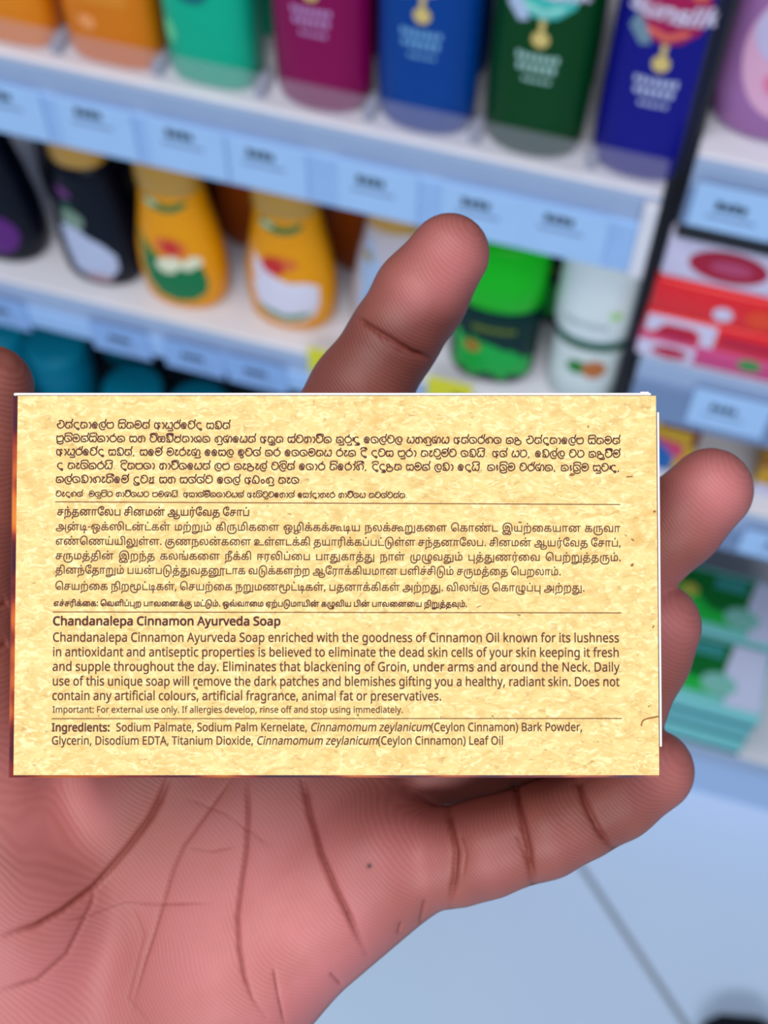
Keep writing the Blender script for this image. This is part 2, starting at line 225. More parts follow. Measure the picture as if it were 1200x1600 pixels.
    't26': '394|278,181 304,181q 346,155q 370,104q 370,67 370,22q 344,-30q 321,-47 305,-58q 264,-72q 210,-78q 174,-78 136,-78 115,-78q 92,-84q 84,-90 76,-95q 66,-115q 66,-132 66,-139q 68,-152q 68,-158 27,-160 26,-152q 24,-130q 24,-122 24,-100q 40,-69q 52,-60 61,-53q 80,-46q 106,-42q 122,-42 169,-42 210,-42q 262,-35q 294,-20q 305,-7 315,4q 328,40q 328,66 328,92q 314,126q 288,144q 268,144 254,144q 226,132q 215,124 214,161 226,169q 258,181q;44,0 44,277 304,277 304,241 217,241 217,0 174,0 174,241 87,241 87,0',
    't27': '617|124,-6 98,-6q 54,20q 28,76q 28,122 28,171q 72,244q 151,283q 204,283 228,283q 272,276q 312,260q 331,248 354,226 380,203q 412,136q 412,94 412,61q 393,16q 356,-6q 332,-6 302,-6q 266,20q 248,64q 248,93 248,120q 260,166q 283,208q 300,227 325,248 340,256q 374,270q 422,277q 459,277 608,277 608,241 524,241 524,0 480,0 480,241 448,241 431,241q 402,238q 376,233q 352,223q 340,215 324,204q 302,166q 290,118q 290,94 290,60q 312,28q 330,28 346,28q 363,47q 370,76q 370,91 370,130q 340,194q 310,216 287,233q 231,246q 199,246 162,246q 107,219q 74,172q 70,142 69,134q 68,120q 68,116 68,84q 84,45q 110,28q 126,28 140,28q 160,40q 170,62q 170,78 170,102q 144,129q 124,129 104,129q 68,108q 54,92 46,124 62,142q 106,164q 130,164 166,164q 211,120q 211,82 211,55q 190,15q 152,-6q',
    't28': '389|44,0 44,277 87,277 87,36 302,36 302,277 345,277 345,0',
    't29': '429|290,283 328,283q 376,244q 398,176q 398,131 398,96q 384,46q 367,30 356,18q 326,6q 285,0q 256,0 44,0 44,277 87,277 87,36 200,36 200,178 200,208q 212,245q 222,258 234,270q 266,283q;289,247 280,247q 264,242q 259,236 251,226q 243,200q 243,169 243,36 266,36 300,36q 338,55q 354,98q 354,134 354,166q 341,216q 312,247q',
    't30': '482|177,0 177,277 220,277 220,36 394,36 394,277 438,277 438,0;120,-6 102,-6q 74,7q 64,18 59,26q 50,44q 44,76q 44,101 44,277 87,277 87,112 87,88q 91,51q 101,41 106,36q 120,30q 129,30 144,30q 169,46q 180,62 179,20 170,10q 140,-6q',
    't31': '320|116,-106 87,-80 184,12 184,241 87,241 87,0 44,0 44,277 312,277 312,241 226,241 226,0',
    't32': '434|285,283 323,283q 376,245q 402,174q 402,122 402,61q 372,-16q 345,-38 326,-54q 278,-72q 224,-78q 194,-78 135,-78 114,-78q 91,-84q 82,-90 74,-95q 66,-115q 66,-132 66,-139q 66,-152q 67,-158 26,-160 24,-152q 22,-130q 22,-122 22,-100q 38,-69q 51,-60 60,-53q 80,-46q 105,-42q 122,-42 183,-42 230,-42q 296,-28q 338,6q 358,72q 358,124 358,169q 338,223q 304,247q 282,247 268,247q 246,238q 237,229 227,218q 219,186q 219,160 219,0 176,0 176,160 176,185q 171,220q 164,230 158,238q 142,247q 131,247 120,247q 104,238q 98,232 90,220q 86,186q 86,164 86,0 43,0 43,170 43,195q 48,228q 60,252q 70,262 80,272q 109,283q 128,283 147,283q 177,269q 199,242q 206,222 195,225 200,242q 224,268q 260,283q',
    't33': '506|124,-6 98,-6q 54,20q 28,76q 28,121 28,162q 52,222q 94,263q 149,283q 180,283 204,283q 254,270q 272,251 286,238q 302,202q 308,156q 308,126 308,108q 312,80q 321,56q 329,48 336,40q 358,31q 372,31 388,31q 416,47q 432,85q 432,118 432,152q 416,208q 387,254q 369,274 408,300 439,260q 475,174q 475,122 475,80q 450,22q 404,-6q 368,-6 347,-6q 312,6q 298,19 282,34q 266,87q 265,125 265,143q 261,181q 249,216q 236,228 226,236q 198,246q 178,246 143,246q 94,212q 68,154q 68,116 68,84q 84,45q 110,28q 126,28 140,28q 160,40q 170,62q 170,78 170,102q 144,129q 124,129 104,129q 68,108q 54,92 46,124 62,142q 106,164q 130,164 166,164q 211,120q 211,82 211,55q 190,15q 152,-6q',
    't34': '535|124,-6 98,-6q 54,20q 28,76q 28,122 28,162q 53,223q 96,263q 150,283q 179,283 201,283q 236,274q 265,259q 278,248 271,200 254,222q 209,246q 178,246 144,246q 95,212q 68,155q 68,118 68,85q 84,46q 110,28q 126,28 140,28q 160,40q 170,62q 170,78 170,102q 144,129q 124,129 104,129q 68,108q 54,92 46,124 62,142q 106,164q 130,164 166,164q 211,120q 211,82 211,55q 190,15q 152,-6q;268,0 268,208 274,247 274,277 526,277 526,241 442,241 442,0 398,0 398,241 312,241 312,0',
    't35': '429|290,283 328,283q 376,244q 398,176q 398,131 398,96q 384,46q 367,30 356,18q 326,6q 285,0q 256,0 44,0 44,277 87,277 87,36 200,36 200,178 200,208q 212,245q 222,258 234,270q 266,283q;289,247 280,247q 264,242q 259,236 251,226q 243,200q 243,169 243,36 266,36 300,36q 338,55q 354,98q 354,134 354,166q 341,216q 312,247q;110,-30 118,-30q 137,-32q 145,-33 141,-66 136,-66q 124,-65q 116,-65 98,-65q 74,-78q 74,-92 74,-106q 94,-120q 124,-126q 138,-126 150,-126 176,-126q 210,-114q 232,-92q 240,-76 244,-68q 253,-57q 270,-52q 285,-50 322,-56 301,-61q 282,-78q 276,-91 265,-112q 234,-144q 186,-160q 147,-160 134,-160 112,-160q 68,-150q 56,-141 46,-134q 32,-110q 32,-93 32,-64q 75,-30q;274,-83 266,-78 248,-74q 218,-56q 201,-24q 200,0 242,0 243,-14q 252,-35q 264,-40 270,-44q 290,-47q 306,-47 370,-47 370,-83',
    't36': '522|124,-6 98,-6q 54,20q 28,76q 28,122 28,175q 71,247q 141,283q 182,283 220,283q 274,260q 309,221q 326,170q 326,140 326,108q 312,58q 302,36 435,36 435,277 478,277 478,0 258,0 256,32 267,49q 282,100q 282,134 282,170q 256,220q 211,246q 180,246 145,246q 95,212q 68,155q 68,118 68,85q 84,46q 110,28q 126,28 140,28q 159,40q 170,62q 170,78 170,102q 144,129q 124,129 104,129q 68,108q 54,92 46,124 62,142q 106,164q 130,164 166,164q 211,120q 211,82 211,55q 190,15q 152,-6q',
    't41': '320|44,0 44,277 312,277 312,241 226,241 226,0 184,0 184,241 87,241 87,0',
    't42': '131|-40,422 -12,422q 32,404q 49,386 60,375q 78,340q 87,286q 87,244 87,0 44,0 44,236 44,272q 38,318q 26,349q 17,359 6,372q -23,384q -40,384 -62,384q -92,368q -108,338q -108,318 -108,304q -100,272q -91,258 -136,258 -143,272q -150,302q -150,318 -150,345q -132,384q -102,409q -62,422q',
    't46': '450|200,-6 162,-6q 100,23q 54,76q 28,151q 28,196 28,252q 65,336q 126,393q 200,422q 238,422 278,422q 334,402q 354,384 372,368q 396,322q 406,256q 406,208 406,0 364,0 364,182 364,228q 356,294q 340,339q 324,354 310,369q 267,384q 238,384 212,384q 154,364q 104,319q 72,246q 72,192 72,162q 84,111q 107,72q 138,45q 156,38 164,36 174,32q 195,29q 206,29 231,29q 262,58q 262,86 262,109q 237,138q 215,138 194,138q 168,110q 168,86 168,68q 180,34q 192,22 163,14 150,26q 128,66q 128,96 128,117q 148,152q 186,174q 216,174 240,174q 278,154q 301,114q 301,86 301,54q 274,13q 228,-6q',
    't47': '360|226,-6 185,-6q 114,22q 59,76q 28,156q 28,208 28,260q 60,340q 118,394q 194,422q 238,422 268,422q 317,404q 346,365q 346,334 346,308q 324,271q 286,252q 262,252 236,252q 200,272q 182,306q 182,328 182,350q 200,385q 214,396 242,387 231,374q 222,348q 222,332 222,310q 244,287q 263,287 284,287q 306,314q 306,334 306,352q 288,374q 259,386q 240,386 235,386q 220,386q 212,385 184,380q 133,355q 94,311q 71,250q 71,209 71,170q 91,108q 126,64q 173,37q 200,32 208,30q 226,29q 232,29 252,29q 282,42q 299,67q 299,86 299,108q 278,138q 255,138 236,138q 210,112q 210,86 210,68q 222,34q 234,22 203,14 190,26q 170,65q 170,92 170,116q 190,152q 228,173q 255,173 280,173q 318,153q 340,114q 340,86 340,54q 310,13q 258,-6q',
    't48': '580|124,-6 98,-6q 54,20q 28,76q 28,122 28,171q 72,244q 151,283q 204,283 228,283q 271,276q 311,260q 330,248 348,233 379,208q 412,136q 412,94 412,61q 393,16q 356,-6q 332,-6 302,-6q 266,20q 248,64q 248,93 248,122q 261,171q 284,212q 298,228 320,249 340,266q 387,283q 414,283 461,283q 520,244q 548,178q 548,140 548,106q 534,52q 514,10q 502,-6 466,16 482,38q 504,96q 504,138 504,171q 482,220q 440,246q 410,246 388,246q 354,234q 336,220 320,203q 300,164q 290,120q 290,94 290,60q 312,28q 330,28 346,28q 363,47q 370,76q 370,91 370,131q 340,194q 310,216 287,233q 231,246q 199,246 162,246q 107,219q 74,172q 70,142 69,134q 68,120q 68,116 68,84q 84,45q 110,28q 127,28 140,28q 160,40q 170,62q 170,78 170,102q 144,129q 124,129 104,129q 68,108q 54,92 46,124 62,142q 106,164q 130,164 166,164q 211,120q 211,82 211,55q 190,15q 152,-6q',
    't6': '560|160,-62 112,-62q 47,-38q 14,3q 14,30 14,42q 26,66q 37,74 44,79q 58,85q 83,88q 103,88 476,88 478,52 108,52 93,52q 76,51q 68,48q 64,45 57,39q 57,28 57,4q 110,-26q 164,-26 172,-26 222,-26q 295,-2q 342,39q 354,65 356,74 361,87q 365,112q 365,126 365,154q 345,206q 304,242q 271,247 264,248q 253,248q 246,248 231,248q 205,238q 190,216q 190,198 190,180q 212,154q 232,154 252,154q 274,178q 274,200 274,216q 264,243q 250,255 279,264 288,256q 304,236q 313,212q 313,198 313,180q 302,152q 282,132q 251,120q 232,120 209,120q 172,138q 150,172q 150,196 150,228q 179,266q 226,283q 252,283 290,283q 348,257q 388,212q 408,156q 408,126 408,112q 405,87q 402,75 399,64 385,23q 320,-33q 227,-62q 171,-62;474,-77 474,277 516,277 516,-77',
    't7': '656|160,-62 112,-62q 47,-38q 14,3q 14,30 14,42q 26,66q 37,74 44,79q 58,85q 83,88q 103,88 476,88 478,52 108,52 93,52q 76,51q 68,48q 64,45 57,39q 57,28 57,4q 110,-26q 164,-26 172,-26 222,-26q 295,-2q 342,39q 354,65 356,74 361,87q 365,112q 365,126 365,154q 345,206q 304,242q 271,247 264,248q 253,248q 246,248 231,248q 205,238q 190,216q 190,198 190,180q 212,154q 232,154 252,154q 274,178q 274,200 274,216q 264,243q 250,255 279,264 288,256q 304,236q 313,212q 313,198 313,180q 302,152q 282,132q 251,120q 232,120 209,120q 172,138q 150,172q 150,196 150,228q 179,266q 226,283q 252,283 290,283q 348,257q 388,212q 408,156q 408,126 408,112q 405,87q 402,75 399,64 385,23q 320,-33q 227,-62q 171,-62;461,-160 396,-160q 324,-117q 324,-77 324,-62q 338,-37q 369,-20q 392,-20 405,-20q 433,-26q 446,-31 438,-64 428,-60q 405,-55q 395,-55 380,-55q 362,-67q 362,-78 362,-90q 381,-112q 425,-124q 463,-124 466,-124 510,-124q 575,-103q 612,-61q 612,-32 612,-10q 588,16q 566,16 550,16q 525,7q 516,0 516,35 526,41q 554,50q 572,50 593,50q 630,32q 654,-4q 654,-32 654,-70q 608,-128q 523,-160q 464,-160;474,-62 474,277 516,277 516,-62',
    't77': '412|130,-6 100,-6q 52,13q 24,50q 24,76 24,103q 53,142q 115,164q 166,164 256,164 282,164q 320,159q 348,148q 360,140 373,130q 388,97q 388,76 388,38q 342,-4q 301,-4 290,-4q 262,-1q 251,2 260,36 268,34q 288,31q 297,31 320,31q 345,54q 345,78 345,95q 330,116q 306,126q 275,129q 260,129 162,129 137,129q 102,123q 89,116 78,110q 68,91q 68,76 68,54q 106,30q 134,30 156,30q 188,44q 206,76q 206,106 206,241 120,241 120,151 80,143 80,277 342,277 342,241 248,241 248,113 248,80q 236,42q 226,28 210,10q 162,-6q;216,339 202,339q 182,358q 182,372 182,387q 202,406q 216,406 230,406q 250,387q 250,372 250,358q 230,339q',
    't78': '522|44,0 44,277 302,277 302,241 215,241 215,162 225,168q 257,181q 279,181 304,181q 340,162q 359,126q 359,100 359,82q 349,50q 341,36 402,36 402,0 172,0 172,36 298,36 306,48q 316,79q 316,96 316,122q 291,144q 272,144 256,144q 226,132q 215,123 215,72 172,72 172,241 87,241 87,0;366,0 366,36 435,36 435,277 478,277 478,0;261,339 246,339q 228,358q 228,372 228,387q 246,406q 261,406 276,406q 294,387q 294,372 294,358q 276,339q',
    't79': '362|130,-6 100,-6q 52,13q 24,50q 24,76 24,103q 53,142q 115,164q 166,164 342,164 342,129 162,129 137,129q 102,123q 89,116 78,110q 68,91q 68,76 68,54q 106,30q 134,30 156,30q 188,44q 206,77q 206,106 206,241 120,241 120,151 80,143 80,277 342,277 342,241 248,241 248,113 248,80q 236,42q 226,28 210,10q 162,-6q;216,339 202,339q 182,358q 182,372 182,387q 202,406q 216,406 230,406q 250,387q 250,372 250,358q 230,339q',
    't8': '563|128,-160 96,-160q 49,-138q 24,-96q 24,-67 24,-32q 61,22q 92,40 121,58q 198,76q 240,76 280,76q 345,62q 370,50 398,36q 436,-1q 455,-44q 455,-67 455,-110q 400,-160q 349,-160 314,-160q 248,-141q 216,-122 190,-109q 142,-66q 100,-12q 86,15 62,56q 38,141q 38,190 38,233q 68,316q 128,382q 220,422q 284,422 345,422q 434,388q 462,354 482,331q 506,276q 519,206q 519,161 519,0 476,0 476,136 476,184q 465,259q 441,316q 422,336 398,360q 331,384q 284,384 242,384q 168,358q 112,308q 81,236q 81,188 81,156q 90,105q 108,58q 120,34 132,9q 171,-42q 223,-87q 253,-103 274,-115q 319,-124q 344,-124 382,-124q 412,-91q 412,-64 412,-39q 381,3q 356,16 332,28q 272,40q 240,40 196,40q 131,22q 110,8 88,-6q 67,-44q 67,-64 67,-92q 98,-124q 134,-124 156,-124q 196,-118q 216,-107 246,-93q 298,-45q 336,13q 344,42 351,62q 358,104q 358,125 358,161q 338,210q 307,240q 290,245 265,248 262,248q 252,248q 248,248 230,248q 201,238q 184,216q 184,200 184,181q 206,156q 227,156 246,156q 268,180q 268,201 268,217q 256,244q 244,258 284,255 290,248q 301,230q 308,208q 308,196 308,174q 288,141q 252,122q 226,122 204,122q 166,141q 144,176q 144,199 144,228q 174,265q 225,283q 256,283 304,283q 368,244q 401,174q 401,127 401,105q 392,46q 380,18 368,-13q 333,-66q 287,-109q 260,-124 228,-142q 162,-160q',
    't82': '346|44,0 44,277 87,277 87,36 338,36 338,0;174,339 159,339q 140,358q 140,372 140,387q 159,406q 174,406 188,406q 207,387q 207,372 207,358q 188,339q',
    't83': '824|124,-6 98,-6q 54,20q 28,76q 28,122 28,171q 72,244q 151,283q 204,283 228,283q 272,276q 312,260q 331,248 352,230 380,204q 412,136q 412,94 412,61q 393,16q 356,-6q 332,-6 302,-6q 266,20q 248,64q 248,93 248,120q 260,168q 282,210q 298,227 322,248 346,265q 400,283q 433,283 456,283q 493,276q 526,260q 542,248 565,228 582,212q 606,170q 620,122q 620,94 620,61q 600,16q 564,-6q 538,-6 510,-6q 474,20q 456,64q 456,93 456,118q 466,164q 490,208q 510,229 532,248 548,256q 582,270q 630,277q 666,277 816,277 816,241 730,241 730,0 688,0 688,241 655,241 638,241q 610,239q 584,234q 560,224q 548,215 532,204q 510,167q 498,120q 498,94 498,60q 519,28q 537,28 553,28q 570,47q 578,76q 578,91 578,120q 562,168q 538,206q 524,216 502,233q 457,246q 434,246 406,246q 358,232q 336,214 320,200q 300,161q 290,116q 290,94 290,60q 312,28q 330,28 346,28q 363,47q 370,76q 370,91 370,131q 340,194q 310,216 287,233q 231,246q 199,246 162,246q 107,219q 74,172q 70,142 69,134q 68,120q 68,116 68,84q 84,45q 110,28q 126,28 140,28q 160,40q 170,62q 170,78 170,102q 144,129q 124,129 104,129q 68,108q 54,92 46,124 62,142q 106,164q 130,164 166,164q 211,120q 211,82 211,55q 190,15q 152,-6q;412,339 398,339q 379,358q 379,372 379,387q 398,406q 412,406 427,406q 446,387q 446,372 446,358q 427,339q',
    't84': '412|130,-6 100,-6q 52,13q 24,50q 24,76 24,103q 53,142q 115,164q 166,164 238,164 282,164q 350,142q 388,92q 388,49 388,16q 364,-30q 340,-47 324,-58q 282,-72q 228,-78q 192,-78 136,-78 115,-78q 92,-84q 84,-90 76,-95q 66,-115q 66,-132 66,-139q 68,-152q 68,-158 27,-160 26,-152q 24,-130q 24,-122 24,-100q 40,-69q 52,-60 61,-53q 80,-46q 106,-42q 122,-42 177,-42 222,-42q 278,-34q 314,-19q 325,-6 335,4q 346,34q 346,52 346,77q 326,107q 294,123q 254,129q 234,129 162,129 137,129q 102,123q 89,116 78,110q 68,91q 68,76 68,54q 106,30q 134,30 156,30q 188,44q 206,77q 206,106 206,241 120,241 120,151 80,143 80,277 342,277 342,241 248,241 248,113 248,80q 236,42q 226,28 210,10q 162,-6q;218,339 203,339q 184,358q 184,372 184,387q 203,406q 218,406 232,406q 251,387q 251,372 251,358q 232,339q',
    't85': '394|278,181 304,181q 346,155q 370,104q 370,67 370,22q 344,-30q 321,-47 305,-58q 264,-72q 210,-78q 174,-78 136,-78 115,-78q 92,-84q 84,-90 76,-95q 66,-115q 66,-132 66,-139q 68,-152q 68,-158 27,-160 26,-152q 24,-130q 24,-122 24,-100q 40,-69q 52,-60 61,-53q 80,-46q 106,-42q 122,-42 169,-42 210,-42q 262,-35q 294,-20q 305,-7 315,4q 328,40q 328,66 328,92q 314,126q 288,144q 268,144 254,144q 226,132q 215,124 214,161 226,169q 258,181q;44,0 44,277 304,277 304,241 217,241 217,0 174,0 174,241 87,241 87,0;198,339 183,339q 164,358q 164,372 164,387q 183,406q 198,406 212,406q 231,387q 231,372 231,358q 212,339q',
    't86': '617|124,-6 98,-6q 54,20q 28,76q 28,122 28,171q 72,244q 151,283q 204,283 228,283q 272,276q 312,260q 331,248 354,226 380,203q 412,136q 412,94 412,61q 393,16q 356,-6q 332,-6 302,-6q 266,20q 248,64q 248,93 248,120q 260,166q 283,208q 300,227 325,248 340,256q 374,270q 422,277q 459,277 608,277 608,241 524,241 524,0 480,0 480,241 448,241 431,241q 402,238q 376,233q 352,223q 340,215 324,204q 302,166q 290,118q 290,94 290,60q 312,28q 330,28 346,28q 363,47q 370,76q 370,91 370,130q 340,194q 310,216 287,233q 231,246q 199,246 162,246q 107,219q 74,172q 70,142 69,134q 68,120q 68,116 68,84q 84,45q 110,28q 126,28 140,28q 160,40q 170,62q 170,78 170,102q 144,129q 124,129 104,129q 68,108q 54,92 46,124 62,142q 106,164q 130,164 166,164q 211,120q 211,82 211,55q 190,15q 152,-6q;309,339 294,339q 276,358q 276,372 276,387q 294,406q 309,406 324,406q 342,387q 342,372 342,358q 324,339q',
    't87': '389|44,0 44,277 87,277 87,36 302,36 302,277 345,277 345,0;194,339 180,339q 161,358q 161,372 161,387q 180,406q 194,406 209,406q 228,387q 228,372 228,358q 209,339q',
    't88': '429|290,283 328,283q 376,244q 398,176q 398,131 398,96q 384,46q 367,30 356,18q 326,6q 285,0q 256,0 44,0 44,277 87,277 87,36 200,36 200,178 200,208q 212,245q 222,258 234,270q 266,283q;289,247 280,247q 264,242q 259,236 251,226q 243,200q 243,169 243,36 266,36 300,36q 338,55q 354,98q 354,134 354,166q 341,216q 312,247q;215,339 200,339q 182,358q 182,372 182,387q 200,406q 215,406 230,406q 248,387q 248,372 248,358q 230,339q',
    't89': '482|177,0 177,277 220,277 220,36 394,36 394,277 438,277 438,0;120,-6 102,-6q 74,7q 64,18 59,26q 50,44q 44,76q 44,101 44,277 87,277 87,112 87,88q 91,51q 101,41 106,36q 120,30q 129,30 144,30q 169,46q 180,62 179,20 170,10q 140,-6q;240,339 226,339q 207,358q 207,372 207,387q 226,406q 240,406 255,406q 274,387q 274,372 274,358q 255,339q',
    't9': '354|44,0 44,277 341,277 341,241 242,241 242,0 198,0 198,241 87,241 87,0;143,107 130,107q 111,125q 111,139 111,152q 129,170q 143,170 156,170q 174,152q 174,139 174,125q 156,107q;297,107 284,107q 265,125q 265,139 265,152q 283,170q 297,170 310,170q 328,152q 328,139 328,125q 310,107q',
    't90': '320|116,-106 87,-80 184,12 184,241 87,241 87,0 44,0 44,277 312,277 312,241 226,241 226,0;160,339 146,339q 126,358q 126,372 126,387q 146,406q 160,406 174,406q 194,387q 194,372 194,358q 174,339q',
    't91': '434|285,283 323,283q 376,245q 402,174q 402,122 402,61q 372,-16q 345,-38 326,-54q 278,-72q 224,-78q 194,-78 135,-78 114,-78q 91,-84q 82,-90 74,-95q 66,-115q 66,-132 66,-139q 66,-152q 67,-158 26,-160 24,-152q 22,-130q 22,-122 22,-100q 38,-69q 51,-60 60,-53q 80,-46q 105,-42q 122,-42 183,-42 230,-42q 296,-28q 338,6q 358,72q 358,124 358,169q 338,223q 304,247q 282,247 268,247q 246,238q 237,229 227,218q 219,186q 219,160 219,0 176,0 176,160 176,185q 171,220q 164,230 158,238q 142,247q 131,247 120,247q 104,238q 98,232 90,220q 86,186q 86,164 86,0 43,0 43,170 43,195q 48,228q 60,252q 70,262 80,272q 109,283q 128,283 147,283q 177,269q 199,242q 206,222 195,225 200,242q 224,268q 260,283q;217,339 202,339q 184,358q 184,372 184,387q 202,406q 217,406 232,406q 250,387q 250,372 250,358q 232,339q',
    't93': '535|124,-6 98,-6q 54,20q 28,76q 28,122 28,162q 53,223q 96,263q 150,283q 179,283 201,283q 236,274q 265,259q 278,248 271,200 254,222q 209,246q 178,246 144,246q 95,212q 68,155q 68,118 68,85q 84,46q 110,28q 126,28 140,28q 160,40q 170,62q 170,78 170,102q 144,129q 124,129 104,129q 68,108q 54,92 46,124 62,142q 106,164q 130,164 166,164q 211,120q 211,82 211,55q 190,15q 152,-6q;268,0 268,208 274,247 274,277 526,277 526,241 442,241 442,0 398,0 398,241 312,241 312,0;268,339 253,339q 234,358q 234,372 234,387q 253,406q 268,406 282,406q 301,387q 301,372 301,358q 282,339q',
    't95': '522|124,-6 98,-6q 54,20q 28,76q 28,122 28,175q 71,247q 141,283q 182,283 220,283q 274,260q 309,221q 326,170q 326,140 326,108q 312,58q 302,36 435,36 435,277 478,277 478,0 258,0 256,32 267,49q 282,100q 282,134 282,170q 256,220q 211,246q 180,246 145,246q 95,212q 68,155q 68,118 68,85q 84,46q 110,28q 126,28 140,28q 159,40q 170,62q 170,78 170,102q 144,129q 124,129 104,129q 68,108q 54,92 46,124 62,142q 106,164q 130,164 166,164q 211,120q 211,82 211,55q 190,15q 152,-6q;261,339 246,339q 228,358q 228,372 228,387q 246,406q 261,406 276,406q 294,387q 294,372 294,358q 276,339q',
    'l(': '150|20,137 20,178q 36,256q 68,327q 94,357 135,357 100,310q 64,197q 64,138 64,99q 80,23q 112,-48q 134,-79 94,-79 68,-50q 36,20q 20,97q',
    'l)': '150|130,137 130,97q 114,20q 82,-50q 56,-79 16,-79 38,-48q 70,23q 86,99q 86,138 86,177q 70,254q 38,326q 15,357 56,357 82,327q 114,256q 130,178q',
    'l,': '134|96,52 92,35q 78,-6q 61,-46q 53,-64 20,-64 26,-46q 35,-2q 43,40q 46,58 92,58',
    'l-': '161|20,114 20,154 141,154 141,114',
    'l.': '134|36,27 36,46q 54,60q 66,60 80,60q 98,46q 98,27 98,9q 80,-7q 66,-7 54,-7q 36,9q',
    'l0': '286|262,179 262,136q 248,68q 220,20q 174,-5q 142,-5 102,-5q 50,39q 24,122q 24,179 24,237q 48,319q 100,362q 142,362 182,362q 236,319q 262,237q;68,179 68,130q 83,65q 116,32q 142,32 170,32q 202,64q 217,130q 217,179 217,228q 202,292q 170,325q 142,325 116,325q 83,292q 68,228q',
    'l1': '286|178,0 134,0 134,250 134,264q 135,284q 136,302q 136,311 128,303q 116,292q 106,284 68,252 44,282 141,357 178,357',
    'l2': '286|260,0 24,0 24,36 118,131 144,158q 182,200q 200,240q 200,264 200,294q 166,324q 138,324 112,324q 72,306q 52,290 28,320 42,332q 76,351q 115,362q 138,362 171,362q 219,339q 246,296q 246,267 246,239q 222,190q 182,142q 154,116 80,42 80,40 260,40',
    'l3': '286|246,274 246,250q 228,214q 195,192q 172,188 172,186 216,181q 258,137q 258,102 258,70q 228,22q 168,-5q 120,-5 92,-5q 44,4q 22,14 22,56 45,44q 97,32q 121,32 169,32q 212,70q 212,102 212,125q 188,152q 143,166q 112,166 77,166 77,203 112,203 142,203q 181,220q 202,250q 202,270 202,296q 166,325q 136,325 118,325q 86,318q 60,304q 46,295 24,325 44,340q 100,362q 136,362 192,362q 246,312q',
    'l4': '286|276,81 224,81 224,0 182,0 182,81 10,81 10,118 178,359 224,359 224,120 276,120;182,233 182,246q 182,268q 183,286q 184,304q 184,312 182,312 178,302q 166,280q 160,273 54,120 182,120',
    'l5': '286|138,219 174,219q 228,194q 258,148q 258,114 258,77q 226,24q 166,-5q 124,-5 96,-5q 48,5q 32,14 32,56 50,45q 101,32q 124,32 151,32q 190,49q 212,84q 212,110 212,144q 170,182q 123,182 109,182q 73,177q 62,174 40,188 54,357 232,357 232,317 91,317 82,214 91,215q 120,219q',
    'l6': '286|28,152 28,184q 36,244q 57,297q 94,338q 150,362q 191,362 202,362q 227,360q 235,358 235,320 226,323q 204,326q 192,326 158,326q 112,303q 85,263q 73,211q 72,182 74,182 82,194q 105,212q 138,224q 159,224 190,224q 236,198q 262,150q 262,115 262,78q 234,24q 184,-5q 149,-5 124,-5q 80,14q 46,53q 28,112q;148,32 180,32q 219,72q 219,115 219,149q 184,189q 150,189 126,189q 92,170q 72,140q 72,124 72,107q 82,75q 101,48q 130,32q',
    'l7': '286|68,0 214,317 22,317 22,357 262,357 262,323 116,0',
    'l8': '286|142,362 174,362q 222,342q 250,304q 250,276 250,255q 231,223q 200,198q 182,189 204,178q 240,152q 261,117q 261,92 261,62q 232,19q 180,-5q 144,-5 106,-5q 52,18q 24,60q 24,91 24,116q 45,152q 79,178q 98,186 81,196q 52,222q 36,255q 36,277 36,304q 64,342q 112,362q;68,90 68,64q 104,30q 143,30 180,30q 218,64q 218,92 218,110q 200,136q 166,157q 143,166 135,168 113,159q 83,137q 68,109q;142,326 114,326q 79,300q 79,275 79,256q 96,232q 126,214q 144,206 162,214q 190,232q 206,257q 206,275 206,300q 171,326q',
    'l9': '286|260,204 260,174q 252,114q 230,60q 194,18q 136,-5q 96,-5 86,-5q 60,-2q 51,0 51,38 60,34q 84,31q 95,31 130,31q 176,54q 202,94q 214,146q 216,175 212,175 205,164q 182,144q 150,134q 128,134 97,134q 50,159q 25,207q 25,242 25,279q 54,333q 104,362q 139,362 164,362q 208,342q 242,304q 260,244q;139,325 108,325q 68,284q 68,242 68,208q 102,168q 137,168 161,168q 196,188q 216,218q 216,234 216,250q 206,282q 187,309q 158,325q',
    'l:': '134|36,27 36,46q 54,60q 66,60 80,60q 98,46q 98,27 98,9q 80,-7q 66,-7 54,-7q 36,9q;36,241 36,260q 54,275q 66,275 80,275q 98,260q 98,241 98,223q 80,207q 66,207 54,207q 36,223q',
    'lA': '320|272,0 230,110 88,110 46,0 0,0 140,358 180,358 319,0;176,258 174,262q 168,284q 161,306q 159,312 156,302q 151,282q 146,264q 144,258 103,150 216,150',
    'lB': '325|150,357 218,357q 286,318q 286,268 286,248q 270,215q 240,194q 218,190 218,187 240,184q 277,164q 298,130q 298,102 298,69q 268,24q 212,0q 174,0 48,0 48,357;160,205 206,205q 240,234q 240,264 240,293q 198,318q 152,318 94,318 94,205;94,168 94,38 166,38 213,38q 250,75q 250,105 250,124q 234,152q 195,168q 162,168',
    'lC': '316|202,322 173,322q 127,303q 95,266q 78,212q 78,178 78,134q 106,70q 160,34q 201,34 224,34q 266,42q 286,48 286,10 266,2q 224,-5q 194,-5 140,-5q 67,40q 30,123q 30,179 30,220q 53,286q 96,336q 160,362q 202,362 230,362q 280,351q 300,341 282,303 266,310q 226,322q',
    'lD': '365|334,182 334,122q 290,41q 207,0q 148,0 48,0 48,357 158,357 212,357q 292,317q 334,240q;287,180 287,228q 256,289q 195,318q 152,318 94,318 94,38 142,38 214,38q 287,110q',
    'lE': '278|248,0 48,0 48,357 248,357 248,318 94,318 94,206 239,206 239,167 94,167 94,40 248,40',
    'lF': '260|94,0 48,0 48,357 248,357 248,318 94,318 94,191 238,191 238,152 94,152',
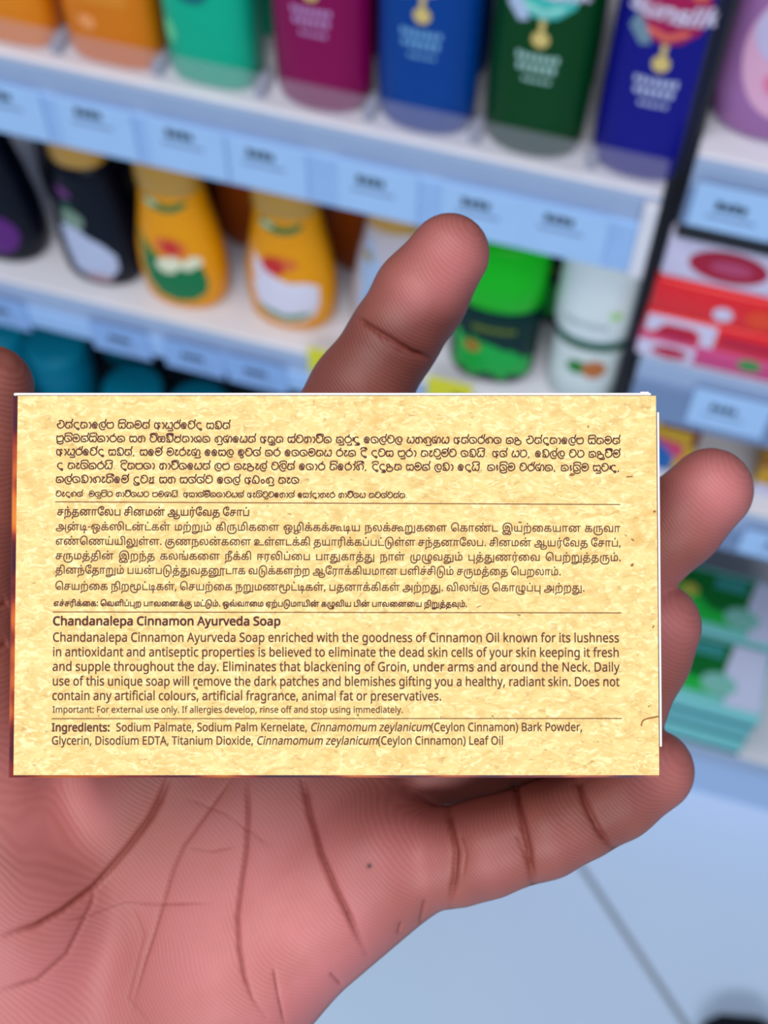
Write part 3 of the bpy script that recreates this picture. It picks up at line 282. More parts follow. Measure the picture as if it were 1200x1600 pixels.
    'lG': '364|204,188 327,188 327,14 298,4q 239,-5q 202,-5 146,-5q 70,40q 30,122q 30,178 30,234q 74,316q 157,362q 216,362 246,362q 299,351q 322,341 305,302 286,310q 238,322q 213,322 170,322q 110,288q 78,223q 78,178 78,136q 105,70q 164,34q 212,34 236,34q 268,39q 282,42 282,148 204,148',
    'lI': '170|149,0 20,0 20,26 62,36 62,321 20,331 20,357 149,357 149,331 107,321 107,36 149,26',
    'lK': '310|310,0 256,0 130,170 94,138 94,0 48,0 48,357 94,357 94,181 108,198q 140,232q 155,249 252,357 304,357 162,202',
    'lL': '262|48,0 48,357 94,357 94,40 250,40 250,0',
    'lN': '380|332,0 279,0 88,296 86,296 87,285q 88,254q 90,218q 90,200 90,0 48,0 48,357 100,357 291,62 293,62 292,70q 291,102q 290,140q 290,156 290,357 332,357',
    'lO': '390|360,179 360,138q 339,70q 298,21q 236,-5q 196,-5 154,-5q 92,22q 50,70q 30,138q 30,180 30,234q 66,316q 140,362q 196,362 250,362q 322,317q 360,234q;78,179 78,134q 103,69q 156,34q 196,34 236,34q 288,69q 312,134q 312,179 312,246q 256,323q 196,323 156,323q 103,288q 78,224q',
    'lP': '302|143,357 213,357q 277,302q 277,252 277,230q 262,190q 230,158q 174,139q 134,139 94,139 94,0 48,0 48,357;139,318 94,318 94,178 130,178 164,178q 208,192q 230,224q 230,250 230,284q 186,318q',
    'lS': '274|251,96 251,64q 220,19q 162,-5q 124,-5 104,-5q 67,-1q 37,6q 26,12 26,55 44,47q 97,34q 126,34 152,34q 188,48q 206,74q 206,92 206,109q 191,133q 154,154q 122,165 99,174q 64,193q 42,218q 30,250q 30,271 30,300q 59,340q 110,362q 144,362 174,362q 222,351q 242,342 228,304 210,312q 166,322q 143,322 120,322q 90,310q 76,286q 76,270 76,252q 90,228q 124,210q 154,198 185,187q 228,160q 251,124q',
    'lT': '278|162,0 116,0 116,318 5,318 5,357 272,357 272,318 162,318',
    'la': '280|144,272 193,272q 240,230q 240,182 240,0 208,0 200,38 198,38 186,24q 162,4q 130,-5q 108,-5 84,-5q 45,12q 23,48q 23,74 23,114q 86,158q 152,160 197,162 197,178 197,211q 168,237q 142,237 120,237q 82,224q 66,216 52,250 70,259q 118,272q;157,130 107,128q 68,100q 68,74 68,52q 96,30q 118,30 152,30q 196,68q 196,107 196,131',
    'lb': '308|86,288 86,270q 85,241q 84,232 86,232 98,250q 138,272q 170,272 220,272q 280,203q 280,134 280,88q 252,26q 202,-5q 170,-5 138,-5q 98,18q 86,34 83,34 74,0 42,0 42,380 86,380;162,236 134,236q 100,214q 86,170q 86,136 86,134 86,84q 119,32q 163,32 199,32q 234,84q 234,134 234,185q 199,236q',
    'lc': '240|150,-5 114,-5q 59,24q 28,85q 28,132 28,182q 60,244q 117,273q 153,273 174,273q 212,264q 224,258 210,222 198,226q 166,234q 152,234 125,234q 90,212q 73,166q 73,133 73,101q 90,56q 124,33q 150,33 172,33q 205,42q 219,48 219,10 206,2q 173,-5q',
    'ld': '308|138,-5 88,-5q 28,64q 28,134 28,202q 88,273q 138,273 159,273q 190,262q 213,244q 221,234 224,234 224,240q 221,266q 221,273 221,380 265,380 265,0 230,0 223,36 221,36 213,24q 190,6q 158,-5q;144,32 187,32q 222,78q 222,125 222,133 222,183q 188,236q 144,236 108,236q 73,180q 73,132 73,84q 108,32q',
    'le': '282|146,273 180,273q 230,243q 256,188q 256,152 256,126 73,126 74,80q 118,32q 158,32 184,32q 224,42q 244,51 244,12 224,4q 184,-5q 156,-5 118,-5q 60,26q 28,88q 28,132 28,176q 57,239q 110,273q;146,237 114,237q 78,196q 74,160 210,160 210,184q 196,218q 168,237q',
    'lf': '172|166,234 98,234 98,0 54,0 54,234 8,234 8,254 54,270 54,285 54,320q 75,362q 114,382q 142,382 158,382q 184,377q 194,374 182,339 174,342q 153,346q 142,346 120,346q 98,317q 98,286 98,268 166,268',
    'lg': '308|138,273 164,273q 206,253q 222,232 224,232 230,268 265,268 265,-4 265,-42q 239,-94q 186,-120q 145,-120 116,-120q 68,-112q 48,-103 48,-62 68,-72q 118,-84q 148,-84 182,-84q 222,-43q 222,-8 222,2 222,8q 222,31q 223,36 221,36 207,15q 166,-5q 138,-5 86,-5q 28,68q 28,134 28,198q 86,273q;144,236 121,236q 90,212q 73,166q 73,133 73,84q 110,31q 144,31 165,31q 194,42q 213,64q 222,99q 222,123 222,134 222,170q 206,215q 170,236q',
    'lh': '309|86,268 86,259q 85,239q 84,231 87,231 96,245q 122,263q 154,272q 170,272 203,272q 246,252q 268,209q 268,174 268,0 225,0 225,172 225,204q 196,236q 165,236 135,236q 101,214q 86,170q 86,138 86,0 42,0 42,380 86,380',
    'li': '129|86,268 86,0 42,0 42,268;65,368 75,368q 90,355q 90,340 90,326q 75,312q 65,312 54,312q 39,326q 39,340 39,355q 54,368q',
    'lk': '267|86,182 86,174q 84,148q 84,138 86,138 89,142q 101,157q 114,172q 118,178 204,268 255,268 146,154 262,0 210,0 116,125 86,98 86,0 42,0 42,380 86,380',
    'll': '129|86,0 42,0 42,380 86,380',
    'lm': '468|336,273 382,273q 427,226q 427,174 427,0 384,0 384,172 384,204q 357,236q 329,236 290,236q 256,191q 256,148 256,0 213,0 213,172 213,194q 201,222q 177,236q 158,236 131,236q 100,214q 86,170q 86,139 86,0 42,0 42,268 78,268 84,232 87,232 96,246q 120,264q 150,273q 166,273 197,273q 238,251q 248,228 250,228 264,251q 310,273q',
    'ln': '309|172,273 220,273q 268,226q 268,174 268,0 225,0 225,172 225,204q 196,236q 165,236 120,236q 86,186q 86,139 86,0 42,0 42,268 78,268 84,232 87,232 96,246q 122,264q 154,273q',
    'lo': '302|276,134 276,101q 258,50q 226,14q 179,-5q 150,-5 124,-5q 79,14q 46,50q 28,101q 28,134 28,179q 58,240q 114,273q 152,273 188,273q 244,240q 276,179q;73,134 73,103q 90,56q 124,32q 152,32 178,32q 214,56q 230,103q 230,134 230,166q 213,212q 178,236q 151,236 110,236q 73,182q',
    'lp': '308|170,273 220,273q 280,204q 280,134 280,89q 252,26q 203,-5q 170,-5 149,-5q 117,6q 94,24q 86,34 84,34 84,26q 86,0q 86,-10 86,-120 42,-120 42,268 78,268 84,232 86,232 94,243q 117,262q 148,273q;162,236 135,236q 102,216q 87,174q 86,143 86,134 86,102q 100,56q 134,32q 163,32 188,32q 219,58q 234,105q 234,135 234,181q 199,236q',
    'lq': '308|221,-6 221,4q 222,28q 224,36 220,36 209,19q 168,-5q 136,-5 88,-5q 28,64q 28,134 28,180q 56,242q 106,273q 138,273 170,273q 210,249q 222,232 224,232 230,268 265,268 265,-120 221,-120;145,32 172,32q 206,52q 221,93q 222,124 222,133 222,184q 188,236q 144,236 108,236q 73,180q 73,132 73,85q 108,32q',
    'lr': '206|168,273 175,273q 192,272q 199,270 194,230 187,231q 172,233q 164,233 149,233q 121,220q 99,196q 86,164q 86,143 86,0 42,0 42,268 78,268 84,219 86,219 94,234q 118,258q 149,273q',
    'ls': '240|217,74 217,48q 191,13q 143,-5q 110,-5 82,-5q 42,4q 26,12 26,52 42,44q 88,30q 111,30 144,30q 174,52q 174,70 174,80q 164,96q 135,112q 108,122 82,132q 46,152q 26,180q 26,202 26,236q 81,273q 126,273 150,273q 193,264q 212,255 196,220 180,227q 142,237q 123,237 96,237q 68,220q 68,204 68,194q 80,178q 111,164q 136,154 162,144q 198,124q 217,96q',
    'lt': '180|132,31 142,31q 163,34q 170,36 170,3 162,0q 136,-5q 124,-5 104,-5q 68,10q 46,46q 46,78 46,234 8,234 8,255 46,272 64,330 90,330 90,268 168,268 168,234 90,234 90,79 90,54q 114,31q',
    'lu': '309|266,268 266,0 230,0 224,36 222,36 214,22q 186,4q 154,-5q 137,-5 105,-5q 62,16q 40,58q 40,92 40,268 84,268 84,96 84,64q 113,32q 144,32 174,32q 208,54q 222,98q 222,128 222,268',
    'lv': '254|102,0 0,268 47,268 104,110 108,99q 117,72q 124,48q 126,39 128,39 130,48q 137,72q 146,100q 150,110 207,268 254,268 152,0',
    'lw': '393|216,152 212,162q 206,182q 202,201q 198,217q 197,222 195,222 194,217q 190,201q 186,182q 180,162q 177,151 129,0 79,0 6,268 51,268 88,126 92,111q 99,82q 104,55q 106,46 108,46 109,52q 113,70q 118,90q 123,110q 126,118 173,268 221,268 267,118 270,106q 278,80q 284,56q 285,46 287,46 288,54q 294,80q 301,110q 305,126 342,268 388,268 313,0 262,0',
    'lx': '264|106,137 14,268 64,268 132,167 201,268 250,268 158,137 256,0 206,0 132,107 58,0 9,0',
    'ly': '255|0,268 48,268 106,116 110,102q 119,77q 126,54q 128,42 130,42 133,55q 146,96q 153,116 208,268 255,268 140,-37 130,-62q 104,-100q 68,-120q 42,-120 30,-120q 12,-118q 6,-116 6,-81 11,-82q 26,-84q 35,-84 50,-84q 73,-72q 89,-51q 94,-36 108,-1',
    'lz': '235|216,0 20,0 20,29 164,234 28,234 28,268 212,268 212,235 70,34 216,34',
}
TAMIL = [
    't20_t85_t25_t27_t41_t47_t33_t28 t20_t42_t27_t29_t86 t7_t30_t90_t47_t36_t25 t47_t20_t41_t87',
    't6_t86_t114_t180_t15_t77_t159_t23_t86_t82_t18_t93 t29_t91_t143_t88 t18_t42_t140_t29_t42_t18_t48_t34 t15_t35_t42_t77_t18_t77_t103_t114_t30 t26_t33_t77_t103_t143_t18_t48_t34 t46_t18_t41_t83_t23 t8_t30_t91_t48_t18_t30_t41_t27 t18_t140_t36_t41',
    't12_t83_t46_t24_t89_t30_t42_t147_t93_t34_t181 t102_t24_t26_t33_t86_t18_t48_t34 t10_t93_t34_t23_t77_t18_t42 t25_t30_t41_t31_t42_t77_t18_t87_t28_t82_t116_t93_t34 t20_t85_t25_t27_t41_t47_t33_t28_t181 t20_t42_t27_t29_t86 t7_t30_t90_t47_t36_t25 t47_t20_t41_t87_t179',
    't20_t140_t29_t84_t25_t42_t86 t8_t32_t85_t25 t18_t33_t78_t18_t48_t34 t124_t77_t18_t42 t9_t31_t145_t87_t48_t28 t28_t41_t122_t18_t41_t84_t122 t26_t41_t93 t134_t153_t36_t122_t88 t131_t84_t122_t24_t90_t48_t36 t46_t28_t91_t143_t84_t25_t140_t88_t181',
    't25_t42_t27_t85_t47_t25_t41_t143_t88 t28_t30_t86_t28_t116_t84_t122_t36_t25_t129_t23_t41_t18 t36_t116_t77_t18_t34_t91_t32 t7_t47_t31_t41_t77_t18_t42_t30_t29_t41_t27 t28_t34_t42_t79_t20_t42_t116_t88 t20_t140_t29_t84_t48_t25 t46_t28_t32_t33_t41_t88_t181',
    't46_t20_t30_t91_t48_t18 t26_t42_t32_t135_t82_t114_t18_t93_t179 t46_t20_t30_t91_t48_t18 t26_t143_t29_t24_t135_t82_t114_t18_t93_t179 t28_t25_t27_t41_t77_t18_t42_t18_t93 t6_t91_t32_t122_t181 t36_t42_t33_t78_t102 t46_t18_t41_t153_t87_t131 t6_t91_t32_t122_t181',
    't12_t79_t20_t31_t42_t77_t48_t18_t193 t46_t36_t34_t42_t87_t131_t32 t28_t41_t36_t48_t27_t77_t102 t29_t82_t116_t88_t181 t15_t95_t36_t41_t48_t29 t13_t91_t28_t116_t29_t41_t30_t42_t86 t18_t153_t36_t42_t30 t28_t42_t86 t28_t41_t36_t48_t27_t48_t30 t26_t42_t143_t84_t25_t156_t88_t181',
]


def flatten(contour, n=3):
    """A contour of on / off-curve quadratic points -> polyline."""
    pts = contour
    full = []
    L = len(pts)
    for i, (x, y, on) in enumerate(pts):
        px, py, pon = pts[i - 1]
        if not on and not pon:
            full.append(((x + px) / 2, (y + py) / 2, True))
        full.append((x, y, on))
    k = next(i for i, p in enumerate(full) if p[2])
    full = full[k:] + full[:k]
    out = []
    i = 0
    L = len(full)
    while i < L:
        p = full[i]
        q = full[(i + 1) % L]
        if q[2]:
            out.append(p[:2])
            i += 1
        else:
            r = full[(i + 2) % L]
            for t in range(n):
                s = t / n
                out.append(((1 - s) ** 2 * p[0] + 2 * s * (1 - s) * q[0] + s * s * r[0],
                            (1 - s) ** 2 * p[1] + 2 * s * (1 - s) * q[1] + s * s * r[1]))
            i += 2
    return out


_glyph_cache = {}


def glyph(key):
    """advance (em) and list of polylines (em) of a letter."""
    if key not in _glyph_cache:
        adv, body = GLYPHS[key].split('|')
        cs = []
        for c in body.split(';'):
            if c:
                pts = []
                for p in c.split(' '):
                    off = p.endswith('q')
                    x, y = p.rstrip('q').split(',')
                    pts.append((float(x) / 500, float(y) / 500, not off))
                cs.append(flatten(pts))
        _glyph_cache[key] = (float(adv) / 500, cs)
    return _glyph_cache[key]


def embolden(poly, d):
    out = []
    n = len(poly)
    for i in range(n):
        (x0, y0), (x, y), (x1, y1) = poly[i - 1], poly[i], poly[(i + 1) % n]
        a = Vector((x - x0, y - y0))
        b = Vector((x1 - x, y1 - y))
        t = (a.normalized() if a.length else a) + (b.normalized() if b.length else b)
        if t.length < 1e-6:
            out.append((x, y))
            continue
        t.normalize()
        out.append((x - t.y * d, y + t.x * d))
    return out


def triangulate(polys):
    """Outlines (overlaps and holes allowed) -> vertices, triangles of the inside."""
    from mathutils.geometry import delaunay_2d_cdt
    vs, es = [], []
    for p in polys:
        k = len(vs)
        vs += [Vector(q) for q in p]
        es += [(k + i, k + (i + 1) % len(p)) for i in range(len(p))]
    ov, _, of, *_ = delaunay_2d_cdt(vs, es, [], 0, 1e-5)
    tris = []
    for f in of:
        cx = sum(ov[i].x for i in f) / 3
        cy = sum(ov[i].y for i in f) / 3
        wn = 0
        for p in polys:
            for i in range(len(p)):
                (x0, y0), (x1, y1) = p[i - 1], p[i]
                if y0 <= cy < y1 or y1 <= cy < y0:
                    if x0 + (cy - y0) * (x1 - x0) / (y1 - y0) > cx:
                        wn += 1 if y1 > y0 else -1
        if wn:
            tris.append(tuple(f))
    return [tuple(v) for v in ov], tris


_tri_cache = {}


def letter(key, bold=0.0):
    """advance, vertices and triangles of a letter, in em."""
    k = (key, round(bold, 4))
    if k not in _tri_cache:
        adv, cs = glyph(key)
        _tri_cache[k] = (adv,) + triangulate([embolden(c, bold) if bold else c for c in cs])
    return _tri_cache[k]


def stroke_polys(pts, w):
    """A pen stroke of width w along points (smoothed) -> one closed outline per stroke."""
    P = [Vector(p) for p in pts]
    if len(P) > 2:
        sm = []
        for i in range(len(P) - 1):
            p0, p1, p2, p3 = P[max(i - 1, 0)], P[i], P[i + 1], P[min(i + 2, len(P) - 1)]
            for t in (0, 0.25, 0.5, 0.75):
                sm.append(0.5 * ((2 * p1) + (p2 - p0) * t + (2 * p0 - 5 * p1 + 4 * p2 - p3) * t * t + (3 * p1 - p0 - 3 * p2 + p3) * t ** 3))
        sm.append(P[-1])
        P = sm
    L, R = [], []
    for i, p in enumerate(P):
        t = P[min(i + 1, len(P) - 1)] - P[max(i - 1, 0)]
        t = t.normalized() if t.length > 1e-9 else Vector((1, 0))
        n = Vector((-t.y, t.x)) * w / 2
        L.append(p + n)
        R.append(p - n)
    return L, R


# Sinhala letters as pen strokes: width | stroke ; stroke (x-height = 1, baseline = 0)
SINHALA = {
    'ව': '1.12|.5,.72 .38,.86 .15,.8 .05,.45 .25,.05 .6,0 1,.25 1.1,.65 .95,1.1 .6,1.27 .25,1.15 .1,.95',
    'ච': '1.12|-.05,.55 .12,.7 .35,.72 .5,.85 .38,.98;.12,.7 .05,.4 .25,.05 .6,0 1,.25 1.1,.65 .95,1.1 .6,1.27 .25,1.15',
    'න': '1.15|.25,.7 .13,.85 .25,1 .45,.9 .72,.98 1.05,.75 1.1,.35 .95,.02;.25,.75 .05,.45 .15,.1 .45,0 .72,.08 .72,.35 .6,.5',
    'ත': '1.18|.45,.95 .15,.9 .03,.5 .2,.08 .55,0 .8,.1 .72,.42 .45,.6;.3,.95 .7,.98 1.08,.75 1.13,.35 .98,.02',
    'ක': '1.18|.05,.98 .25,.85 .5,.95 .85,.95 1.12,.65 1.12,.25 .95,.02;.25,.85 .08,.6 .06,.2 .2,.02 .75,.02 .72,.35 .5,.5 .35,.3',
    'ප': '1.1|.45,.97 .3,.82 .12,.95 .05,.5 .2,.05 .6,0 1,.15 1.08,.6 .95,.95 .65,.95 .5,.78',
    'ස': '1.15|.45,.95 .3,.82 .12,.95 .03,.5 .15,.05 .45,.05 .55,.38 .65,.05 1,.02 1.12,.4 1.05,.85 .8,.95 .62,.8 .45,.95',
    'ය': '1.17|.12,1 .3,.92 .2,.75 .04,.35 .2,.02 .5,.08 .55,.4 .6,.08 .95,0 1.12,.35 1.12,.92 .92,1 .8,.85',
    'ද': '.98|.85,.8 .7,.97 .3,.9 .12,.55 .25,.2 .6,-.1;.75,.05 .95,-.1 .8,-.28 .6,-.12 .75,.05',
    'ල': '1.1|.55,.75 .4,.45 .6,.2 .95,.2 1.08,.55 .9,.95 .55,1 .15,.75 .05,.3 .3,-.15 .65,-.25 1,-.1',
    'ර': '1.08|.78,1.42 .6,1.1 .25,.95 .05,.5 .25,.05 .6,0 1,.25 1.05,.65 .8,.95 .5,.93',
    'ම': '1.12|.3,.55 .5,.82 .75,.7 .6,.5 .35,.55 .2,.8 .05,.45 .25,.05 .6,0 1,.25 1.1,.65 .95,1.1 .6,1.27 .25,1.15 .12,.95',
    'බ': '1.12|.5,.75 .28,.92 .12,.75 .3,.5 .58,.3 .42,.02 .12,.08 .22,.38;.42,.02 .8,0 1.08,.4 1,1 .6,1.27 .25,1.15 .1,.98',
    'හ': '1.15|.08,.97 .28,.85 .5,.97;.28,.85 .05,.45 .2,.05 .5,0 .62,.3 .55,.9 .8,.98 1.1,.7 1.12,.3 .95,.02',
    'ෂ': '1.15|.45,.95 .3,.82 .12,.95 .03,.5 .15,.05 .45,.05 .55,.38 .65,.05 1,.02 1.12,.4 1.05,.85 .8,.95 .62,.8 .45,.95;.3,.52 .9,.52',
    'ජ': '1.12|.1,.8 .32,.95 .35,.7 .06,.4 .25,.02 .7,0 1.02,.25 1,.85 1.12,1.3;.35,.7 .7,.95 .85,.7',
    'ශ': '1.22|.3,.95 .08,.6 .1,.2 .4,0 .6,.25 .42,.55 .58,.95 .92,.95 1.15,.6 1.1,.15 .85,0 .75,.25 .95,.42',
    'ග': '1.17|.3,.93 .08,.6 .1,.2 .38,0 .55,.2 .38,.5 .5,.92 .82,1 1.12,.7 1.12,.3 .95,.02',
    'ණ': '1.42|.75,1.25 .55,.97 .2,.95 .05,.5 .25,.05 .6,.1 .55,.5 .3,.5;.6,.1 .78,0 .85,.6 1,.95 1.28,.9 1.38,.4 1.2,0',
    'භ': '1.15|.08,.97 .28,.85 .5,.97;.28,.85 .05,.45 .2,.05 .5,0 .62,.15 .45,.25 .62,.3 .55,.9 .8,.98 1.1,.7 1.12,.3 .95,.02',
    'ඳ': '1.1|.02,.75 .2,.85 .22,.55 .05,.5 .15,.25;.98,.8 .82,.97 .45,.9 .3,.55 .4,.2 .72,-.1;.88,.05 1.06,-.1 .92,-.28 .72,-.12 .88,.05',
    'ළ': '1.15|.75,.7 .55,.72 .5,.95 .2,.95 .08,.7 .3,.5 .85,.5 1.05,.2 .85,-.15 .4,-.22 .08,-.02 .1,.2 .3,.45',
    'ට': '1.1|.12,1.2 .2,.9 .05,.45 .25,.05 .6,0 1,.25 1.08,.65 .9,1.05 .6,1.15 .4,1.0',
    'ඩ': '1.15|.1,1.05 .3,.95 .08,.6 .06,.2 .2,.02 .45,.1 .5,.4 .3,.5;.45,.05 .85,0 1.08,.4 1,1 .6,1.27 .25,1.18',
    'ඔ': '1.15|.35,.6 .55,.78 .75,.62 .55,.42 .35,.6 .12,.75 .05,.35 .2,.02 .85,.02 1.1,.45 .95,1.0 .6,1.25 .22,1.15 .1,.95',
    'අ': '1.02|.95,.72 .78,.97 .5,.82 .2,.95 .05,.5 .2,.05 .6,.05 .88,.3 .72,.5;.55,.85 .66,.3 .62,-.25',
    'ඉ': '1|.45,.5 .6,.65 .4,.75 .25,.5 .45,.25 .85,.35 .9,.75 .6,1 .2,.9 .05,.5 .2,.05 .7,.05 .85,-.2 .55,-.35 .3,-.2',
    'ා': '.45|.05,.92 .3,.9 .42,.5 .3,.08 .12,.02',
    'ැ': '.58|.05,.92 .5,.92 .22,.62 .1,.25 .28,.02 .5,.1 .55,.32',
    'ෙ': '.95|.45,.45 .55,.6 .4,.7 .28,.5 .4,.25 .7,.35 .82,.65 .6,.95 .3,.95 .05,.55 .15,.1 .5,0 .82,.15',
    'ං': '.72|.38,.7 .1,.4 .32,0 .62,.3 .38,.7',
    'ෘ': '.45|.05,.92 .3,.8 .1,.5 .35,.3 .12,.02',
    'Y': '.95|.12,.75 .3,.9 .35,.6 .1,.25 .25,0 .6,.1 .75,.5 .6,.9 .9,.95;.1,-.05 .9,.0',
    '.': '.4|.15,.02 .22,.08',
    ',': '.45|.22,.1 .1,-.2',
    ':': '.45|.2,.02 .22,.1;.2,.7 .22,.78',
    '-': '.6|.05,.45 .5,.45',
}
# marks that sit over / under the letter before them (x is a share of that letter's width)
MARKS = {
    '්': '.82,.85 .98,1.2 1,1.45 1.1,1.4',
    'ි': '.08,1.05 .15,1.35 .55,1.46 .98,1.38 1.02,1',
    'ී': '.08,1.05 .15,1.35 .55,1.46 .98,1.38 1.02,1;.98,1.38 .85,1.2 .7,1.3',
    'ු': '.35,-.36 .98,-.36 .98,-.02',
    'ූ': '.2,-.2 .35,-.4 .98,-.4 .98,-.02;.5,-.4 .7,-.15 .95,-.1',
    'R': '.05,.05 .2,-.3 .55,-.42 .88,-.3 .98,0',
}


def sinhala_strokes(text):
    """-> (strokes in x-height units for one word, width)"""
    out, x, base_x, base_w = [], 0.0, 0.0, 1.0
    for ch in text:
        if ch in MARKS:
            for s in MARKS[ch].split(';'):
                out.append([(base_x + float(p.split(',')[0]) * base_w, float(p.split(',')[1])) for p in s.split()])
            continue
        w, body = SINHALA[ch].split('|')
        for s in body.split(';'):
            out.append([(x + float(p.split(',')[0]), float(p.split(',')[1])) for p in s.split()])
        base_x, base_w = x, float(w)
        x += float(w) + 0.14
    return out, x - 0.14

# ------------------------------------------------------------------ the soap carton
CM = 0.01
PXCM = 109.2                                   # print units per centimetre on the carton's front
CW, CH, CD = 9.185 * CM, 5.42 * CM, 2.68 * CM   # front width, height, depth


def parchment():
    m = bpy.data.materials.new('parchment_print')
    m.use_nodes = True
    nt = m.node_tree
    N, Lk = nt.nodes, nt.links
    b = N['Principled BSDF']
    tc = N.new('ShaderNodeTexCoord')

    def noise(scale, detail, dist, stretch=(1, 1, 1), off=0):
        mp = N.new('ShaderNodeMapping')
        mp.inputs['Scale'].default_value = stretch
        mp.inputs['Location'].default_value = (off, off * .7, 0)
        Lk.new(tc.outputs['Object'], mp.inputs['Vector'])
        z = N.new('ShaderNodeTexNoise')
        z.inputs['Scale'].default_value = scale
        z.inputs['Detail'].default_value = detail
        z.inputs['Distortion'].default_value = dist
        Lk.new(mp.outputs['Vector'], z.inputs['Vector'])
        return z.outputs['Fac']

    def ramp(src, a, bb):
        r = N.new('ShaderNodeMapRange')
        r.inputs['From Min'].default_value = a
        r.inputs['From Max'].default_value = bb
        Lk.new(src, r.inputs['Value'])
        return r.outputs['Result']

    def mix(fac, c0, c1):
        x = N.new('ShaderNodeMix')
        x.data_type = 'RGBA'
        for v, s in ((c0, 6), (c1, 7)):
            if isinstance(v, tuple):
                x.inputs[s].default_value = v
            else:
                Lk.new(v, x.inputs[s])
        Lk.new(fac, x.inputs[0])
        return x.outputs[2]

    c = mix(ramp(noise(330, 5, 1.2, (1, 1.7, 1)), .30, .70), srgb(212, 178, 110), srgb(235, 209, 142))
    c = mix(ramp(noise(600, 4, 1.5, (1, 1.8, 1), 3), .50, .72), c, srgb(245, 226, 170))
    c = mix(ramp(noise(120, 4, 1.0, (1, 1.2, 1), 7), .60, .82), c, srgb(210, 166, 92))
    c = mix(ramp(noise(760, 3, .8, (1, 1.5, 1), 11), .60, .80), c, srgb(190, 150, 88))
    c = mix(ramp(noise(520, 1.0, .4, (1.0, 1.6, 1), 17), .765, .80), c, srgb(140, 92, 46))
    Lk.new(c, b.inputs['Base Color'])
    b.inputs['Roughness'].default_value = .55
    b.inputs['Specular IOR Level'].default_value = .25
    return m


def side_print():
    """Navy, maroon and orange picture that wraps round the carton's sides."""
    m = bpy.data.materials.new('side_print')
    m.use_nodes = True
    nt = m.node_tree
    N, Lk = nt.nodes, nt.links
    b = N['Principled BSDF']
    tc = N.new('ShaderNodeTexCoord')
    z = N.new('ShaderNodeTexNoise')
    z.inputs['Scale'].default_value = 75
    z.inputs['Detail'].default_value = 2
    Lk.new(tc.outputs['Object'], z.inputs['Vector'])
    r = N.new('ShaderNodeValToRGB')
    e = r.color_ramp.elements
    e[0].position, e[0].color = 0.38, srgb(36, 24, 48)
    e[1].position, e[1].color = 0.66, srgb(232, 142, 50)
    for p, c in ((.46, srgb(96, 26, 36)), (.52, srgb(150, 52, 40)), (.58, srgb(214, 104, 44))):
        x = e.new(p)
        x.color = c
    Lk.new(z.outputs['Fac'], r.inputs['Fac'])
    Lk.new(r.outputs['Color'], b.inputs['Base Color'])
    b.inputs['Roughness'].default_value = .4
    return m


carton = thing('soap_carton', 'yellow parchment-print soap carton covered in three-language text, held in the open palm', 'soap box')
carton.matrix_world = (CAMM @ Matrix.Translation((-0.678 * CM, -1.035 * CM, -19.23 * CM)) @ Matrix.Rotation(math.radians(-2.4), 4, 'X'))
hw, hh = CW / 2, CH / 2
mesh_from('front_panel', [(-hw, -hh, 0), (hw, -hh, 0), (hw, hh, 0), (-hw, hh, 0)], [(0, 1, 2, 3)], parchment(), carton)
# the four sides bow out a little behind the front's folded edges
rings = []
for (w, l, r_, bt, tp) in ((0, 0, 0, 0, 0), (-.05, .07, .008, .03, .0), (-.14, .108, .012, .056, .0), (-.6, .112, .012, .05, .0), (-1.6, .10, .01, .04, 0), (-2.68, .02, 0, 0, 0)):
    rings.append([(-hw - l * CM, -hh - bt * CM, w * CM), (hw + r_ * CM, -hh - bt * CM, w * CM), (hw + r_ * CM, hh + tp * CM, w * CM), (-hw - l * CM, hh + tp * CM, w * CM)])
vs = [v for r_ in rings for v in r_]
fs = []
for i in range(len(rings) - 1):
    for j in range(4):
        a, b_ = i * 4 + j, i * 4 + (j + 1) % 4
        fs.append((b_, a, a + 4, b_ + 4))
n = (len(rings) - 1) * 4
fs.append((n + 3, n + 2, n + 1, n))
mesh_from('side_wrap', vs, fs, side_print(), carton)
white_card = mat('white_card', (240, 236, 234), .6)
flap = bmesh.new()
add_box(flap, -hw - .07 * CM, hw - .06 * CM, hh + .004 * CM, hh + .048 * CM, -.10 * CM, -.02 * CM, .02 * CM)
add_box(flap, hw - .22 * CM, hw - .09 * CM, hh + .02 * CM, hh + .066 * CM, -.10 * CM, -.03 * CM, .015 * CM)
tag(obj_bm('end_flap', flap, white_card, carton), 'white raw edge of the folded top flap')
flap = bmesh.new()
add_box(flap, hw + .022 * CM, hw + .056 * CM, (913 - 1166) / PXCM * CM, (913 - 642) / PXCM * CM, -.35 * CM, -.05 * CM, .012 * CM)
tag(obj_bm('glue_flap', flap, white_card, carton), 'white raw edge of the side flap')

ink = mat('maroon_ink', (80, 26, 26), .6)
ink_brown = mat('brown_ink', (88, 40, 32), .6)
ink_rule = mat('rule_ink', (122, 68, 36), .6)


def P2(px, py):
    """print position (px right, px down) -> carton coordinates"""
    return ((px - 526.0) / PXCM * CM, (913.0 - py) / PXCM * CM)


LIFT = 0.00006


def finish_print(name, pieces, material, quads=None):
    vs, fs = [], []
    if quads is not None:
        for L, R in quads:
            k = len(vs)
            for a, b_ in zip(L, R):
                vs += [(a[0], a[1], LIFT), (b_[0], b_[1], LIFT)]
            for i in range(len(L) - 1):
                fs.append((k + 2 * i, k + 2 * i + 1, k + 2 * i + 3, k + 2 * i + 2))
    else:
        for v, t in pieces:
            k = len(vs)
            vs += [(x, y, LIFT) for x, y in v]
            fs += [tuple(k + i for i in f) for f in t]
    return mesh_from(name, vs, fs, material, carton)


